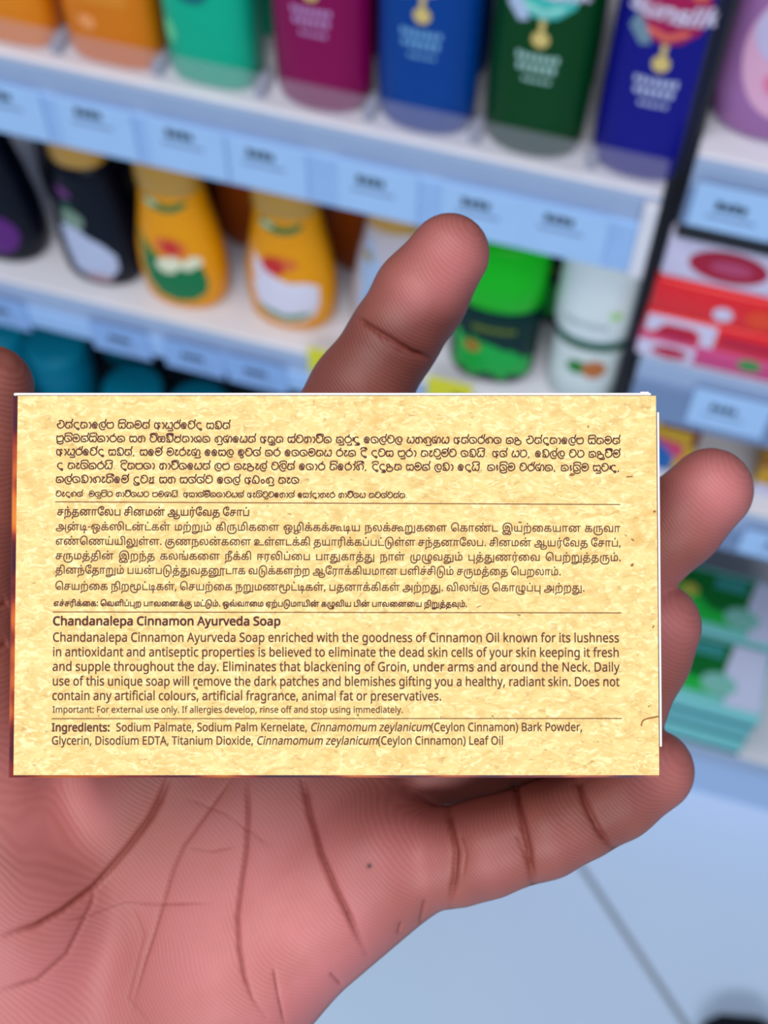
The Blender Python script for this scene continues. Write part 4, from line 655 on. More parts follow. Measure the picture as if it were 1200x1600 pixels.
def set_line(words, x0, x1, base, size, xs, justify=True, bold=0.0, tilt=0.0, shear=None):
    """words: lists of letter keys. Returns outlines laid from x0 to x1 (print px) on the baseline."""
    widths = [sum(glyph(k)[0] for k in w) * size * xs for w in words]
    total = sum(widths)
    gap = (x1 - x0 - total) / max(1, len(words) - 1) if len(words) > 1 else 0
    if not justify or gap < size * .12:
        space = .26 * size * xs * (len(words) - 1)
        f = (x1 - x0) / (total + space)
        xs *= f
        widths = [w * f for w in widths]
        gap = (x1 - x0 - sum(widths)) / max(1, len(words) - 1)
    out, x = [], x0
    for wi, w in enumerate(words):
        sh = 0.2 if (shear and shear(wi)) else 0.0
        bd = bold(wi) if callable(bold) else bold
        for k in w:
            if sh and k == 'l(':
                sh = 0.0
            adv, gv, gt = letter(k, bd)
            out.append(([P2(x + (gx + sh * gy) * size * xs, base + tilt * (x - x0) - gy * size) for gx, gy in gv], gt))
            x += adv * size * xs
        x += gap
    return out


lat = lambda s: [['l' + c for c in w] for w in s.split(' ')]
ENGLISH = [
    ('Chandanalepa Cinnamon Ayurveda Soap enriched with the goodness of Cinnamon Oil known for its lushness', 83, 967, 1002.2, True),
    ('in antioxidant and antiseptic properties is believed to eliminate the dead skin cells of your skin keeping it fresh', 83, 967, 1025, True),
    ('and supple throughout the day. Eliminates that blackening of Groin, under arms and around the Neck. Daily', 83, 967, 1047.6, True),
    ('use of this unique soap will remove the dark patches and blemishes gifting you a healthy, radiant skin. Does not', 83, 967, 1070.3, True),
    ('contain any artificial colours, artificial fragrance, animal fat or preservatives.', 83, 690, 1092.8, False),
]
polys = []
for s, x0, x1, y, j in ENGLISH:
    polys += set_line(lat(s), x0, x1, y, 19.6, .93, j, .014, .0012)
polys += set_line(lat('Important: For external use only. If allergies develop, rinse off and stop using immediately.'), 84, 630, 1112.4, 13.8, .9, False, .012, .0005)
finish_print('english_paragraph', polys, ink_brown)
finish_print('english_heading', set_line(lat('Chandanalepa Cinnamon Ayurveda Soap'), 83, 439, 976.6, 18.6, .9, False, .034, .001), ink)
polys = set_line(lat('Ingredients:'), 83, 174, 1141.2, 17.2, .9, False, .034)
polys += set_line(lat('Sodium Palmate, Sodium Palm Kernelate, Cinnamomum zeylanicum(Ceylon Cinnamon) Bark Powder,'), 183, 909, 1141.2, 17.8, .86, False, .014, -.0005, lambda i: i in (5, 6))
polys += set_line(lat('Glycerin, Disodium EDTA, Titanium Dioxide, Cinnamomum zeylanicum(Ceylon Cinnamon) Leaf Oil'), 83, 786, 1161.8, 17.8, .86, False, .014, 0, lambda i: i in (5, 6))
finish_print('ingredients_list', polys, ink_brown)

tam = [[w.split('_') for w in l.split(' ')] for l in TAMIL]
TROWS = [(88, 390, 805, 17.0, True, .016), (86, 970, 828.2, 16.6, True, .009), (86, 971, 851, 16.6, True, .009), (86, 971, 873.8, 16.6, True, .009),
         (86, 877, 896.2, 16.6, True, .009), (86, 914, 921.4, 16.6, True, .009)]
polys = []
for w, (x0, x1, y, sz, j, bd) in zip(tam, TROWS):
    polys += set_line(w, x0, x1, y, sz, .955, j, bd, .0034)
finish_print('tamil_paragraph', polys, ink_brown)
finish_print('tamil_warning', set_line(tam[6], 84, 730, 946.8, 12.6, 1.08, True, .028, .002), ink)

SROWS = [('චන්දනාෙල්ප සිනමන් අායුර්ෙව්ද සබන්', 87, 358, 668, 9.4),
         ('පRතිඔක්සිකාරක සහ විෂබීජනාශක ගුණෙයන් අනූන ස්වභාවික කුරුඳු ෙතල්වල යහගුණය අන්තර්ගත කළ චන්දනාෙල්ප සිනමන්', 86, 970, 689.3, 9.3),
         ('අායුර්ෙව්ද සබන්, සෙම් මැරැණු ෙෙසල ඉවත් කර ෙතතමනය රැක දී දවස පුරා නැවුම්ව තබයි. අත් යට, ෙබල්ල වට කළුවීම්', 86, 970, 710.4, 9.3),
         ('ද නැතිකරයි. දිනපතා භාවිතෙයන් ලප කැළැල් වලින් ෙතාර නිෙරා්ගී, දිදුළන සමක් ලබා ෙදයි. කෘතRිම වර්ණක, කෘතRිම සුවඳ,', 87, 970, 732, 9.3),
         ('කල්තබාගැනීෙම් දRවYය සහ සත්ත්ව ෙතල් අඩංගු නැත.'.replace('Yය', 'Y'), 86, 472, 753.6, 9.3),
         ('වැදගත්: මතුපිට භාවිතයට පමණයි. අසාත්මිකතාවයක් අැතිවුවෙහාත් ෙසා්දාහැර භාවිතය නවත්වන්න.', 86, 637, 775.4, 6.9)]
quads = []
for text, x0, x1, y, xh in SROWS:
    words = [sinhala_strokes(w) for w in text.split(' ')]
    tot = sum(w for _, w in words) + .75 * (len(words) - 1)
    sx = (x1 - x0) / tot
    x = x0
    for strokes, w in words:
        for s in strokes:
            pts = [P2(x + p[0] * sx, y + .0042 * (x + p[0] * sx - x0) - p[1] * xh) for p in s]
            quads.append(stroke_polys(pts, (1.8 if xh > 8 else 1.5) / PXCM * CM))
        x += (w + .75) * sx
finish_print('sinhala_paragraph', None, ink, quads)
for (x0, y0, x1, y1) in ((85, 784, 970, 788.2), (83, 956, 970, 957.6), (83, 1121.8, 970, 1121.4)):
    a, b_ = P2(x0, y0), P2(x1, y1)
    t = .65 / PXCM * CM
    mesh_from('printed_rule', [(a[0], a[1] - t, LIFT), (b_[0], b_[1] - t, LIFT), (b_[0], b_[1] + t, LIFT), (a[0], a[1] + t, LIFT)], [(0, 1, 2, 3)], ink_rule, carton)
# fibre marks on the print
for s, w in ((((1027, 1118), (1019, 1120), (1008, 1122), (1002, 1126), (1000, 1133)), 2.2), (((1025, 798), (1022, 800)), 3.0), (((987, 842), (991, 845)), 2.2),
             (((103, 833), (112, 826)), 1.8), (((920, 668), (921, 664)), 1.6), (((980, 745), (990, 744)), 1.8), (((1019, 981), (1021, 977)), 2.0)):
    finish_print('fibre_mark', None, mat('fibre_ink', (150, 92, 44), .6), [stroke_polys([P2(*p) for p in s], w / PXCM * CM)])

# ------------------------------------------------------------------ the hand
FC = FPX


def J(px, py, d, r):
    """a joint: seen towards (px, py) at d cm, radius r in px there -> camera-frame centimetres"""
    return ((px - 600) / FC * d, -(py - 800) / FC * d, -d, r / FC * d)


def chain(*js):
    return [(J(*js[i]), J(*js[i + 1])) for i in range(len(js) - 1)]


PALM = []
PALM += chain((578, 1345, 23.2, 124), (350, 1522, 23.1, 136), (90, 1730, 23.1, 150))
PALM += chain((430, 1150, 23.8, 110), (150, 1600, 23.6, 150))
PALM += chain((330, 1010, 23.7, 105), (60, 1500, 23.6, 140))
PALM += chain((545, 1180, 23.8, 100), (250, 1600, 23.5, 140))
PALM += chain((-40, 1130, 22.9, 92), (10, 1400, 22.75, 128), (30, 1640, 23.0, 150))
PALM += chain((60, 1640, 23.5, 185), (-260, 2150, 24.0, 200))
PALM += chain((170, 1740, 23.5, 170), (-130, 2250, 24.0, 190))
INDEX = chain((330, 1010, 23.7, 98), (480, 748, 23.2, 82), (562, 613, 22.95, 77), (617, 526, 22.9, 70), (657, 462, 22.85, 72), (702, 397, 22.9, 63))
MIDDLE = chain((430, 1110, 23.8, 98), (760, 1090, 23.3, 84), (965, 905, 23.0, 71), (1060, 815, 22.9, 69), (1110, 766, 22.95, 66))
RING = chain((545, 1180, 24.1, 92), (840, 1182, 23.9, 82), (962, 1108, 22.95, 74), (1005, 1022, 22.9, 72), (1026, 978, 22.95, 69))
PINKY = chain((620, 1345, 23.1, 92), (712, 1338, 22.7, 74), (760, 1325, 22.5, 74), (812, 1308, 22.45, 70), (850, 1297, 22.4, 72), (905, 1272, 22.45, 68), (960, 1243, 22.5, 68), (1019, 1204, 22.7, 65))
THUMB = chain((-40, 1130, 22.9, 88), (-50, 950, 22.6, 80), (-42, 800, 22.5, 76), (-30, 690, 22.5, 76), (-14, 605, 22.5, 66))


def smin(a, b, k):
    h = np.clip(.5 + .5 * (b - a) / k, 0, 1)
    return b + (a - b) * h - k * h * (1 - h)


H = .055
LO = np.array([-11.5, -14.2, -26.2])
HI = np.array([6.4, 5.6, -20.6])
DIM = np.ceil((HI - LO) / H).astype(int) + 1
BIG = 3.0


def field(chains, k):
    F = np.full(tuple(DIM), BIG, np.float32)
    for (a, b) in chains:
        a, b = np.array(a), np.array(b)
        ra, rb = a[3], b[3]
        pa, pb = a[:3], b[:3]
        pad = max(ra, rb) + 1.1
        lo = np.maximum(np.floor((np.minimum(pa, pb) - pad - LO) / H).astype(int), 0)
        hi = np.minimum(np.ceil((np.maximum(pa, pb) + pad - LO) / H).astype(int) + 1, DIM)
        if np.any(hi <= lo):
            continue
        X = (LO[0] + H * np.arange(lo[0], hi[0]))[:, None, None].astype(np.float32)
        Y = (LO[1] + H * np.arange(lo[1], hi[1]))[None, :, None].astype(np.float32)
        Z = (LO[2] + H * np.arange(lo[2], hi[2]))[None, None, :].astype(np.float32)
        d = pb - pa
        t = ((X - pa[0]) * d[0] + (Y - pa[1]) * d[1] + (Z - pa[2]) * d[2]) / float(d @ d)
        t = np.clip(t, 0, 1)
        ts = t
        dist = np.sqrt((X - pa[0] - d[0] * t) ** 2 + (Y - pa[1] - d[1] * t) ** 2 + (Z - pa[2] - d[2] * t) ** 2) - (ra + (rb - ra) * ts)
        sl = tuple(slice(l, h_) for l, h_ in zip(lo, hi))
        F[sl] = smin(F[sl], np.minimum(dist, BIG), k)
    return F


F = field(PALM, .7)
F2 = field(INDEX, .18)
for ch in (MIDDLE, RING, PINKY):
    F2 = smin(F2, field(ch, .18), .05)
F2 = smin(F2, field(THUMB, .18), .05)
F = smin(F, F2, .2)
del F2


def surface_nets(F):
    ins = F < 0
    c = ins[:-1, :-1, :-1]
    s = np.zeros(c.shape, np.uint8)
    for dx in (0, 1):
        for dy in (0, 1):
            for dz in (0, 1):
                s += ins[dx:dx + c.shape[0], dy:dy + c.shape[1], dz:dz + c.shape[2]]
    act = np.argwhere((s > 0) & (s < 8))
    i, j, k = act.T
    idx = np.full(c.shape, -1, np.int32)
    idx[i, j, k] = np.arange(len(act))
    acc = np.zeros((len(act), 3))
    cnt = np.zeros(len(act))
    corners = [(x, y, z) for x in (0, 1) for y in (0, 1) for z in (0, 1)]
    for a in corners:
        for ax in range(3):
            if a[ax]:
                continue
            b = list(a)
            b[ax] = 1
            fa = F[i + a[0], j + a[1], k + a[2]]
            fb = F[i + b[0], j + b[1], k + b[2]]
            m = (fa < 0) != (fb < 0)
            t = fa / np.where(m, fa - fb, 1)
            p = np.zeros((len(act), 3)) + np.array(a)
            p[:, ax] = t
            acc[m] += p[m]
            cnt[m] += 1
    V = LO + H * (act + acc / cnt[:, None])
    faces = []
    for ax in range(3):
        u, v = [(1, 2), (2, 0), (0, 1)][ax]
        a = ins
        sl0 = [slice(None)] * 3
        sl1 = [slice(None)] * 3
        sl0[ax] = slice(0, -1)
        sl1[ax] = slice(1, None)
        A, B = ins[tuple(sl0)], ins[tuple(sl1)]
        e = np.argwhere(A != B)
        ok = (e[:, u] > 0) & (e[:, v] > 0) & (e[:, u] < F.shape[u] - 1) & (e[:, v] < F.shape[v] - 1)
        e = e[ok]
        flip = A[tuple(e.T)]

        def cell(du, dv):
            q = e.copy()
            q[:, u] -= du
            q[:, v] -= dv
            return idx[tuple(q.T)]
        q = np.stack([cell(1, 1), cell(0, 1), cell(0, 0), cell(1, 0)], 1)
        q[~flip] = q[~flip][:, ::-1]
        faces.append(q)
    return V, np.concatenate(faces)


V, Q = surface_nets(F)
del F
ORG = np.array([0.0, -5.0, -23.0])
me = bpy.data.meshes.new('hand')
me.vertices.add(len(V))
me.vertices.foreach_set('co', ((V - ORG) * CM).astype(np.float32).ravel())
me.loops.add(Q.size)
me.loops.foreach_set('vertex_index', Q.astype(np.int32).ravel())
me.polygons.add(len(Q))
me.polygons.foreach_set('loop_start', np.arange(0, Q.size, 4, dtype=np.int32))
me.update(calc_edges=True)
me.validate()
tmp = bpy.data.objects.new('hand', me)
COL.objects.link(tmp)
md = tmp.modifiers.new('s', 'SUBSURF')
md.levels = md.render_levels = 1
me2 = bpy.data.meshes.new_from_object(tmp.evaluated_get(bpy.context.evaluated_depsgraph_get()))
bpy.data.objects.remove(tmp)
bpy.data.meshes.remove(me)
me2.name = 'hand'
nv = len(me2.vertices)
co = np.empty(nv * 3, np.float32)
me2.vertices.foreach_get('co', co)
co = co.reshape(-1, 3).astype(np.float64)
no = np.empty(nv * 3, np.float32)
me2.vertices.foreach_get('normal', no)
no = no.reshape(-1, 3)
P = co / CM + ORG
scr = np.stack([600 + FC * P[:, 0] / -P[:, 2], 800 - FC * P[:, 1] / -P[:, 2]], 1)   # where each point of the palm side lies, measured from the palm's front
facing = np.clip(-(P * no).sum(1) / np.linalg.norm(P, axis=1), -1, 1)

# skin folds: (points, half width, depth in mm, pigment)
FOLDS = [
    ([(268, 1205), (250, 1250), (235, 1278), (200, 1325), (150, 1383), (100, 1422), (60, 1445), (-10, 1468)], 8, .9, 1.0),
    ([(365, 1210), (357, 1222), (320, 1275), (288, 1320), (272, 1355), (255, 1410), (240, 1460), (225, 1505), (205, 1580)], 4, .35, .6),
    ([(385, 1205), (388, 1270), (385, 1325), (377, 1380), (371, 1430), (374, 1480), (382, 1525), (395, 1560), (415, 1590)], 5, .5, .85),
    ([(470, 1205), (485, 1275), (500, 1330), (525, 1390), (545, 1430), (572, 1490)], 8, .9, 1.0),
    ([(427, 1510), (434, 1550), (446, 1605)], 3.5, .3, .6),
    ([(100, 1440), (142, 1430), (195, 1410), (240, 1412), (330, 1410)], 4, .2, .4),
    ([(150, 1380), (145, 1410), (128, 1445), (105, 1490), (60, 1530), (-10, 1552)], 7, .3, .55),
    ([(290, 1245), (320, 1258), (350, 1270), (385, 1295), (430, 1328)], 4, .15, .35),
    ([(205, 1410), (225, 1460), (215, 1500), (200, 1560), (240, 1605)], 5, .1, .3),
    ([(290, 1325), (330, 1330), (370, 1322)], 4, .12, .3),
    ([(555, 494), (580, 511), (613, 531), (647, 551), (680, 562)], 5.5, .9, 1.0),
    ([(585, 520), (610, 540), (640, 558)], 3.5, .2, .4),
    ([(803, 1215), (808, 1250), (816, 1285), (826, 1330), (834, 1392)], 8.5, 1.1, 1.0),
    ([(806, 1300), (822, 1345), (840, 1375)], 4, .3, .7),
    ([(899, 1205), (910, 1240), (920, 1265), (938, 1300), (965, 1333)], 8.5, 1.1, 1.0),
    ([(697, 1255), (703, 1290), (711, 1330), (710, 1372), (702, 1418)], 8, 1.0, .85),
    ([(718, 1300), (728, 1335), (722, 1375)], 4, .25, .35),
    ([(664, 1405), (660, 1425), (656, 1445)], 4, .4, .6),
    ([(628, 1440), (622, 1460)], 4, .4, .5),
    ([(515, 1520), (535, 1540)], 4, .35, .5),
    ([(-5, 948), (14, 940)], 6, .6, .8),
    ([(-5, 1012), (14, 1004)], 6, .6, .8),
]
crease = np.zeros(nv)
disp = np.zeros(nv)
front = facing > -.05
for pts, w, depth, pig in FOLDS:
    pts = np.array(pts, float)
    lo, hi = pts.min(0) - 5 * w, pts.max(0) + 5 * w
    sel = np.where(front & (scr > lo).all(1) & (scr < hi).all(1))[0]
    if not len(sel):
        continue
    q = scr[sel]
    best = np.full(len(sel), 1e9)
    along = np.zeros(len(sel))
    seg = np.linalg.norm(np.diff(pts, axis=0), axis=1)
    cum = np.concatenate([[0], np.cumsum(seg)])
    for a, b, c0, sg in zip(pts[:-1], pts[1:], cum, seg):
        d = b - a
        t = np.clip(((q - a) @ d) / (d @ d), 0, 1)
        dd = np.linalg.norm(q - a - t[:, None] * d, axis=1)
        m = dd < best
        best[m] = dd[m]
        along[m] = (c0 + t[m] * sg) / cum[-1]
    taper = np.clip(np.minimum(along / .12, (1 - along) / .2), .15, 1)
    g = np.exp(-(best / (w * .62)) ** 2)
    wide = np.exp(-(best / (w * 2.4)) ** 2)
    crease[sel] = np.maximum(crease[sel], np.exp(-(best / (w * .5)) ** 2) * pig * taper)
    disp[sel] += (-g * .75 - wide * .25) * depth * taper * .1
mole = np.exp(-((scr - np.array((577, 1353))) ** 2).sum(1) / 4.0 ** 2)
crease = np.clip(crease, 0, 1)
co2 = co + no * (disp[:, None] * CM)
me2.vertices.foreach_set('co', co2.astype(np.float32).ravel())
at = me2.attributes.new('crease', 'FLOAT', 'POINT')
at.data.foreach_set('value', np.maximum(crease, 0).astype(np.float32))
at = me2.attributes.new('mole', 'FLOAT', 'POINT')
at.data.foreach_set('value', mole.astype(np.float32))
# palm side 1 -> back of the hand 0
at = me2.attributes.new('palmar', 'FLOAT', 'POINT')
at.data.foreach_set('value', np.clip(facing, -1, 1).astype(np.float32))
# pads and palm heels are pinker, the finger shafts browner, partly to paint in the carton's shadow
pads = [((708, 420), 90, .62), ((1125, 765), 75, .8), ((1050, 965), 65, .65), ((1045, 1195), 70, .65), ((765, 1345), 60, .3), ((870, 1320), 50, .2), ((420, 1500), 240, .95), ((60, 1560), 220, .7), ((80, 1250), 120, .7), ((620, 1340), 90, .6), ((655, 455), 50, .5)]
pink = np.zeros(nv)
for (cx, cy), r, a in pads:
    pink = np.maximum(pink, a * np.exp(-((scr[:, 0] - cx) ** 2 + (scr[:, 1] - cy) ** 2) / (r * r)))
at = me2.attributes.new('pink', 'FLOAT', 'POINT')
at.data.foreach_set('value', pink.astype(np.float32))
me2.polygons.foreach_set('use_smooth', [True] * len(me2.polygons))
me2.update()


def skin():
    m = bpy.data.materials.new('skin')
    m.use_nodes = True
    nt = m.node_tree
    N, Lk = nt.nodes, nt.links
    b = N['Principled BSDF']

    def attr(nm):
        a = N.new('ShaderNodeAttribute')
        a.attribute_name = nm
        return a.outputs['Fac']

    def rng(src, a, bb):
        r = N.new('ShaderNodeMapRange')
        r.interpolation_type = 'SMOOTHSTEP'
        r.inputs['From Min'].default_value = a
        r.inputs['From Max'].default_value = bb
        Lk.new(src, r.inputs['Value'])
        return r.outputs['Result']

    def mix(fac, c0, c1):
        x = N.new('ShaderNodeMix')
        x.data_type = 'RGBA'
        for v, s in ((c0, 6), (c1, 7)):
            if isinstance(v, tuple):
                x.inputs[s].default_value = v
            else:
                Lk.new(v, x.inputs[s])
        Lk.new(fac, x.inputs[0])
        return x.outputs[2]

    def math_(op, a, bb):
        x = N.new('ShaderNodeMath')
        x.operation = op
        for v, s in ((a, 0), (bb, 1)):
            if isinstance(v, (int, float)):
                x.inputs[s].default_value = v
            else:
                Lk.new(v, x.inputs[s])
        return x.outputs[0]
    tc = N.new('ShaderNodeTexCoord')
    nz = N.new('ShaderNodeTexNoise')
    nz.inputs['Scale'].default_value = 70
    nz.inputs['Detail'].default_value = 5
    Lk.new(tc.outputs['Object'], nz.inputs['Vector'])
    fine = N.new('ShaderNodeTexNoise')
    fine.inputs['Scale'].default_value = 900
    fine.inputs['Detail'].default_value = 3
    Lk.new(tc.outputs['Object'], fine.inputs['Vector'])
    c = mix(attr('pink'), SKIN_TAN, SKIN_PINK)
    c = mix(math_('MULTIPLY', rng(nz.outputs['Fac'], .42, .68), .35), c, SKIN_WARM)
    c = mix(rng(attr('palmar'), .32, -.05), c, SKIN_BACK)
    # papillary ridges: fine bands that wander across the skin
    wv = N.new('ShaderNodeTexWave')
    wv.wave_type = 'BANDS'
    wv.bands_direction = 'DIAGONAL'
    wv.inputs['Scale'].default_value = 700
    wv.inputs['Distortion'].default_value = 15
    wv.inputs['Detail'].default_value = 1
    wv.inputs['Detail Scale'].default_value = .12
    Lk.new(tc.outputs['Object'], wv.inputs['Vector'])
    c = mix(math_('MULTIPLY', wv.outputs['Fac'], .07), c, SKIN_RIDGE)
    c = mix(math_('MULTIPLY', attr('crease'), .85), c, SKIN_FOLD)
    c = mix(math_('MINIMUM', attr('mole'), 1.0), c, SKIN_MOLE)
    Lk.new(c, b.inputs['Base Color'])
    hgt = math_('ADD', math_('MULTIPLY', wv.outputs['Fac'], .6), math_('MULTIPLY', fine.outputs['Fac'], .6))
    bp = N.new('ShaderNodeBump')
    bp.inputs['Strength'].default_value = .28
    bp.inputs['Distance'].default_value = .00012
    Lk.new(hgt, bp.inputs['Height'])
    Lk.new(bp.outputs['Normal'], b.inputs['Normal'])
    b.inputs['Roughness'].default_value = .5
    b.inputs['Specular IOR Level'].default_value = .35
    b.inputs['Subsurface Weight'].default_value = .08
    b.inputs['Subsurface Radius'].default_value = (.0035, .0012, .0006)
    b.inputs['Subsurface Scale'].default_value = 1.0
    return m


SKIN_TAN, SKIN_PINK, SKIN_WARM = srgb(128, 70, 62), srgb(198, 118, 121), srgb(160, 90, 76)
SKIN_BACK, SKIN_RIDGE, SKIN_FOLD, SKIN_MOLE = srgb(92, 50, 40), srgb(226, 150, 142), srgb(118, 46, 34), srgb(50, 25, 25)
hand = link_mesh('hand', me2, skin())
hand.matrix_world = CAMM @ Matrix.Translation(Vector(ORG) * CM)
tag(hand, 'open left hand seen from the palm, fingers spread behind the yellow soap carton', 'hand')

# ------------------------------------------------------------------ the store: floor, shelving
def floor_tile():
    m = bpy.data.materials.new('floor_tile')
    m.use_nodes = True
    nt = m.node_tree
    N, Lk = nt.nodes, nt.links
    b = N['Principled BSDF']
    tc = N.new('ShaderNodeTexCoord')
    mp = N.new('ShaderNodeMapping')
    mp.vector_type = 'TEXTURE'
    mp.inputs['Location'].default_value = (.102, -.124, 0)
    mp.inputs['Rotation'].default_value = (0, 0, math.radians(-43.4))
    Lk.new(tc.outputs['Object'], mp.inputs['Vector'])
    br = N.new('ShaderNodeTexBrick')
    br.offset = 0
    br.inputs['Scale'].default_value = 1
    br.inputs['Brick Width'].default_value = .6
    br.inputs['Row Height'].default_value = .6
    br.inputs['Mortar Size'].default_value = .004
    br.inputs['Mortar Smooth'].default_value = .1
    br.inputs['Color1'].default_value = srgb(*FLOOR_RGB)
    br.inputs['Color2'].default_value = srgb(*FLOOR_RGB)
    br.inputs['Mortar'].default_value = srgb(140, 152, 168)
    add = N.new('ShaderNodeVectorMath')
    add.operation = 'ADD'
    add.inputs[1].default_value = (.2, 0, 0)
    Lk.new(mp.outputs['Vector'], add.inputs[0])
    Lk.new(add.outputs[0], br.inputs['Vector'])
    nz = N.new('ShaderNodeTexNoise')
    nz.inputs['Scale'].default_value = 3
    Lk.new(tc.outputs['Object'], nz.inputs['Vector'])
    x = N.new('ShaderNodeMix')
    x.data_type = 'RGBA'
    x.inputs[0].default_value = .06
    Lk.new(br.outputs['Color'], x.inputs[6])
    Lk.new(nz.outputs['Color'], x.inputs[7])
    Lk.new(x.outputs[2], b.inputs['Base Color'])
    b.inputs['Roughness'].default_value = .3
    b.inputs['Specular IOR Level'].default_value = .3
    return m


FLOOR_RGB = (204, 226, 254)
tag(box('floor', -3, 3, -3, 1.5, -.03, 0, floor_tile()), kind='structure')
tag(box('wall_back', -3, 3, .45, .5, 0, 2.4, mat('shelf_back_shade', (26, 26, 32), .6)), kind='structure')  # near-black colour stands in for the shade inside the shelves

board_m = mat('shelf_white', (226, 226, 236), .35)
rail_grey = mat('price_rail_grey', (118, 142, 182), .4)
edge_m = mat('shelf_edge', (158, 180, 214), .4)
rail_m = mat('price_rail_plastic', (156, 194, 242), .35)
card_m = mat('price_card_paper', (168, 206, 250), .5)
dark_m = mat('shelf_post_black', (34, 36, 44), .5)
ink_m = mat('price_ink', (26, 44, 66), .6)
peg_m = mat('grey_peg', (150, 156, 176), .35)
clear_m = mat('clear_acrylic', (228, 222, 240), .15, alpha=.10)


def shelf(label, x0, x1, z, h, tray=None, rail=None):
    """One lift-off shelf: tray, folded edge and the price rail clipped to it."""
    u = thing('shelf', label, 'shelf', (0, 0, z))
    bm = bmesh.new()
    add_box(bm, x0, x1, .0, .42, -.022, 0, .002)
    obj_bm('shelf_board', bm, tray or board_m, u)
    bm = bmesh.new()
    add_box(bm, x0, x1, -.004, .0, -.024, -.001, .0015)
    obj_bm('board_edge', bm, edge_m, u)
    if h:
        bm = bmesh.new()
        add_box(bm, x0, x1, -.007, -.001, -h, -.022, .0015)
        obj_bm('price_rail', bm, rail or rail_m, u)
    return u


top_shelf = shelf('white top shelf under the row of shampoo bottles, with a blue price rail', -1.25, .003, .916, .067)
shelf('white lower shelf of the left unit under the yellow bottles, with blue rail', -1.25, .003, .669, .045)
shelf('dim bottom shelf of the left unit holding the teal jars', -1.25, .003, .385, .04, mat('board_shade_paint', (22, 38, 48), .7))  # dark board colour paints in the shade below the upper shelves
right_top = shelf('white top shelf of the right unit under the lilac bottle', .0165, 1.0, .955, .052, None, rail_grey)
shelf('white shelf of the right unit under the stack of red soap packs', .0165, 1.0, .764, .066, None, rail_grey)
shelf('white shelf of the right unit under the small yellow cartons', .0165, 1.0, .60, .055, None, rail_grey)
shelf('white bottom deck of the right unit under the green soap packs', .0165, 1.0, .128, 0)
shelf('white bottom deck of the left unit, hidden low behind the hand', -1.25, .003, .128, 0)
for x0, x1, lab in ((-1.25, .003, 'blue-grey kick plinth under the left shelving unit'), (.0165, 1.0, 'blue-grey kick plinth under the right shelving unit, meeting the tiled floor')):
    tag(box('plinth', x0, x1, .0, .02, 0, .1035, mat('plinth_blue', (172, 200, 238), .4)), lab, 'plinth')
for x0, x1, lab in ((.0035, .0095, 'black upright post closing the left shelving unit'), (.0105, .0160, 'black upright post starting the right shelving unit')):
    tag(box('side_post', x0, x1, .012, .42, .0, 1.75, dark_m, None, .002), lab, 'post')
box('under_lip', .0165, 1.0, -.002, .002, -.069, -.052, dark_m, right_top, .001)
tag(box('rail_end_cap', -.0065, .003, -.0105, -.0045, -.066, -.001, board_m, top_shelf, .001), 'white end cap of the rail')
guard = box('front_guard', -1.25, .002, .004, .006, .0, .024, clear_m, top_shelf)
tag(guard, 'clear acrylic lip')
for x in (-.334, -.263, -.045, -.12, -.19, -.405):
    bm = bmesh.new()
    add_box(bm, x - .004, x + .004, .008, .030, .0, .010, .003)
    tag(obj_bm('divider_peg', bm, peg_m, top_shelf), 'grey shelf divider')


def price_card(x, z, w, h, y, label, tx=0.0, tz=0.004, group='price cards', tagc=None, tw=.020):
    c = thing('price_card', label, 'price tag', (x, y, z), 0, group)
    box('card', -w / 2, w / 2, -.0006, .0006, -h / 2, h / 2, tagc or card_m, c, .0003)
    bm = bmesh.new()
    n = 4
    for i in range(n):
        a = tx - tw / 2 + i * tw / n
        add_box(bm, a, a + tw / n * .8, -.0009, -.0005, tz - .0035, tz + .0035 - .001 * (i % 2))
    obj_bm('printed_price', bm, ink_m, c)
    bm = bmesh.new()
    add_box(bm, tx - .014, tx + .016, -.0009, -.0005, tz - .0105, tz - .0085)
    obj_bm('small_print', bm, mat('price_small_print', (112, 138, 176), .6), c)
    return c


CARDS = [(-.446, .885, 'pale blue price card on the top rail, cut by the left edge of the photo'),
         (-.380, .886, 'pale blue price card on the top rail above the gold-capped navy bottle'),
         (-.315, .885, 'pale blue price card on the top rail above the yellow bottle with green label'),
         (-.258, .883, 'pale blue price card on the top rail above the yellow bottle with white label'),
         (-.182, .881, 'pale blue price card on the top rail above the cream bottle, beside the slot'),
         (-.111, .882, 'pale blue price card on the top rail just right of the raised fingertip'),
         (-.056, .884, 'pale blue price card at the right end of the top rail, above the white tube')]
for x, z, lab in CARDS:
    price_card(x + .004, .874, .055, .044, -.0085, lab, -.004, z - .874 + .002)
price_card(.047, .924, .052, .036, -.0085, 'pale blue price card under the lilac bottle on the right-hand unit', -.002, .003)
price_card(.088, .730, .056, .042, -.0085, 'pale blue price card under the stack of red soap packs', -.004, .004)
price_card(.165, .570, .060, .036, -.0085, 'pale blue price card right of the middle finger, above the green packs', 0, .004)
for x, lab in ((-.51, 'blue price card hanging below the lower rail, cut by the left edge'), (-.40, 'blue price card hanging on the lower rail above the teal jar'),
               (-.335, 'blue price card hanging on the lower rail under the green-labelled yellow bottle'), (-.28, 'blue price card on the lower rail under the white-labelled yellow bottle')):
    price_card(x, .636, .052, .036, -.0085, lab, 0, .003, 'price cards on the lower rail', mat('price_card_shaded', (140, 178, 232), .5))  # same card paper with shade put into its colour
yel = mat('yellow_card', (222, 218, 40), .5)
price_card(-.217, .673, .034, .034, -.009, 'yellow offer card left of the index finger on the lower rail', 0, .0, 'yellow offer cards', yel, .012)
price_card(-.118, .673, .036, .034, -.009, 'yellow offer card right of the index finger under the green bottle', .008, .0, 'yellow offer cards', yel, .012)

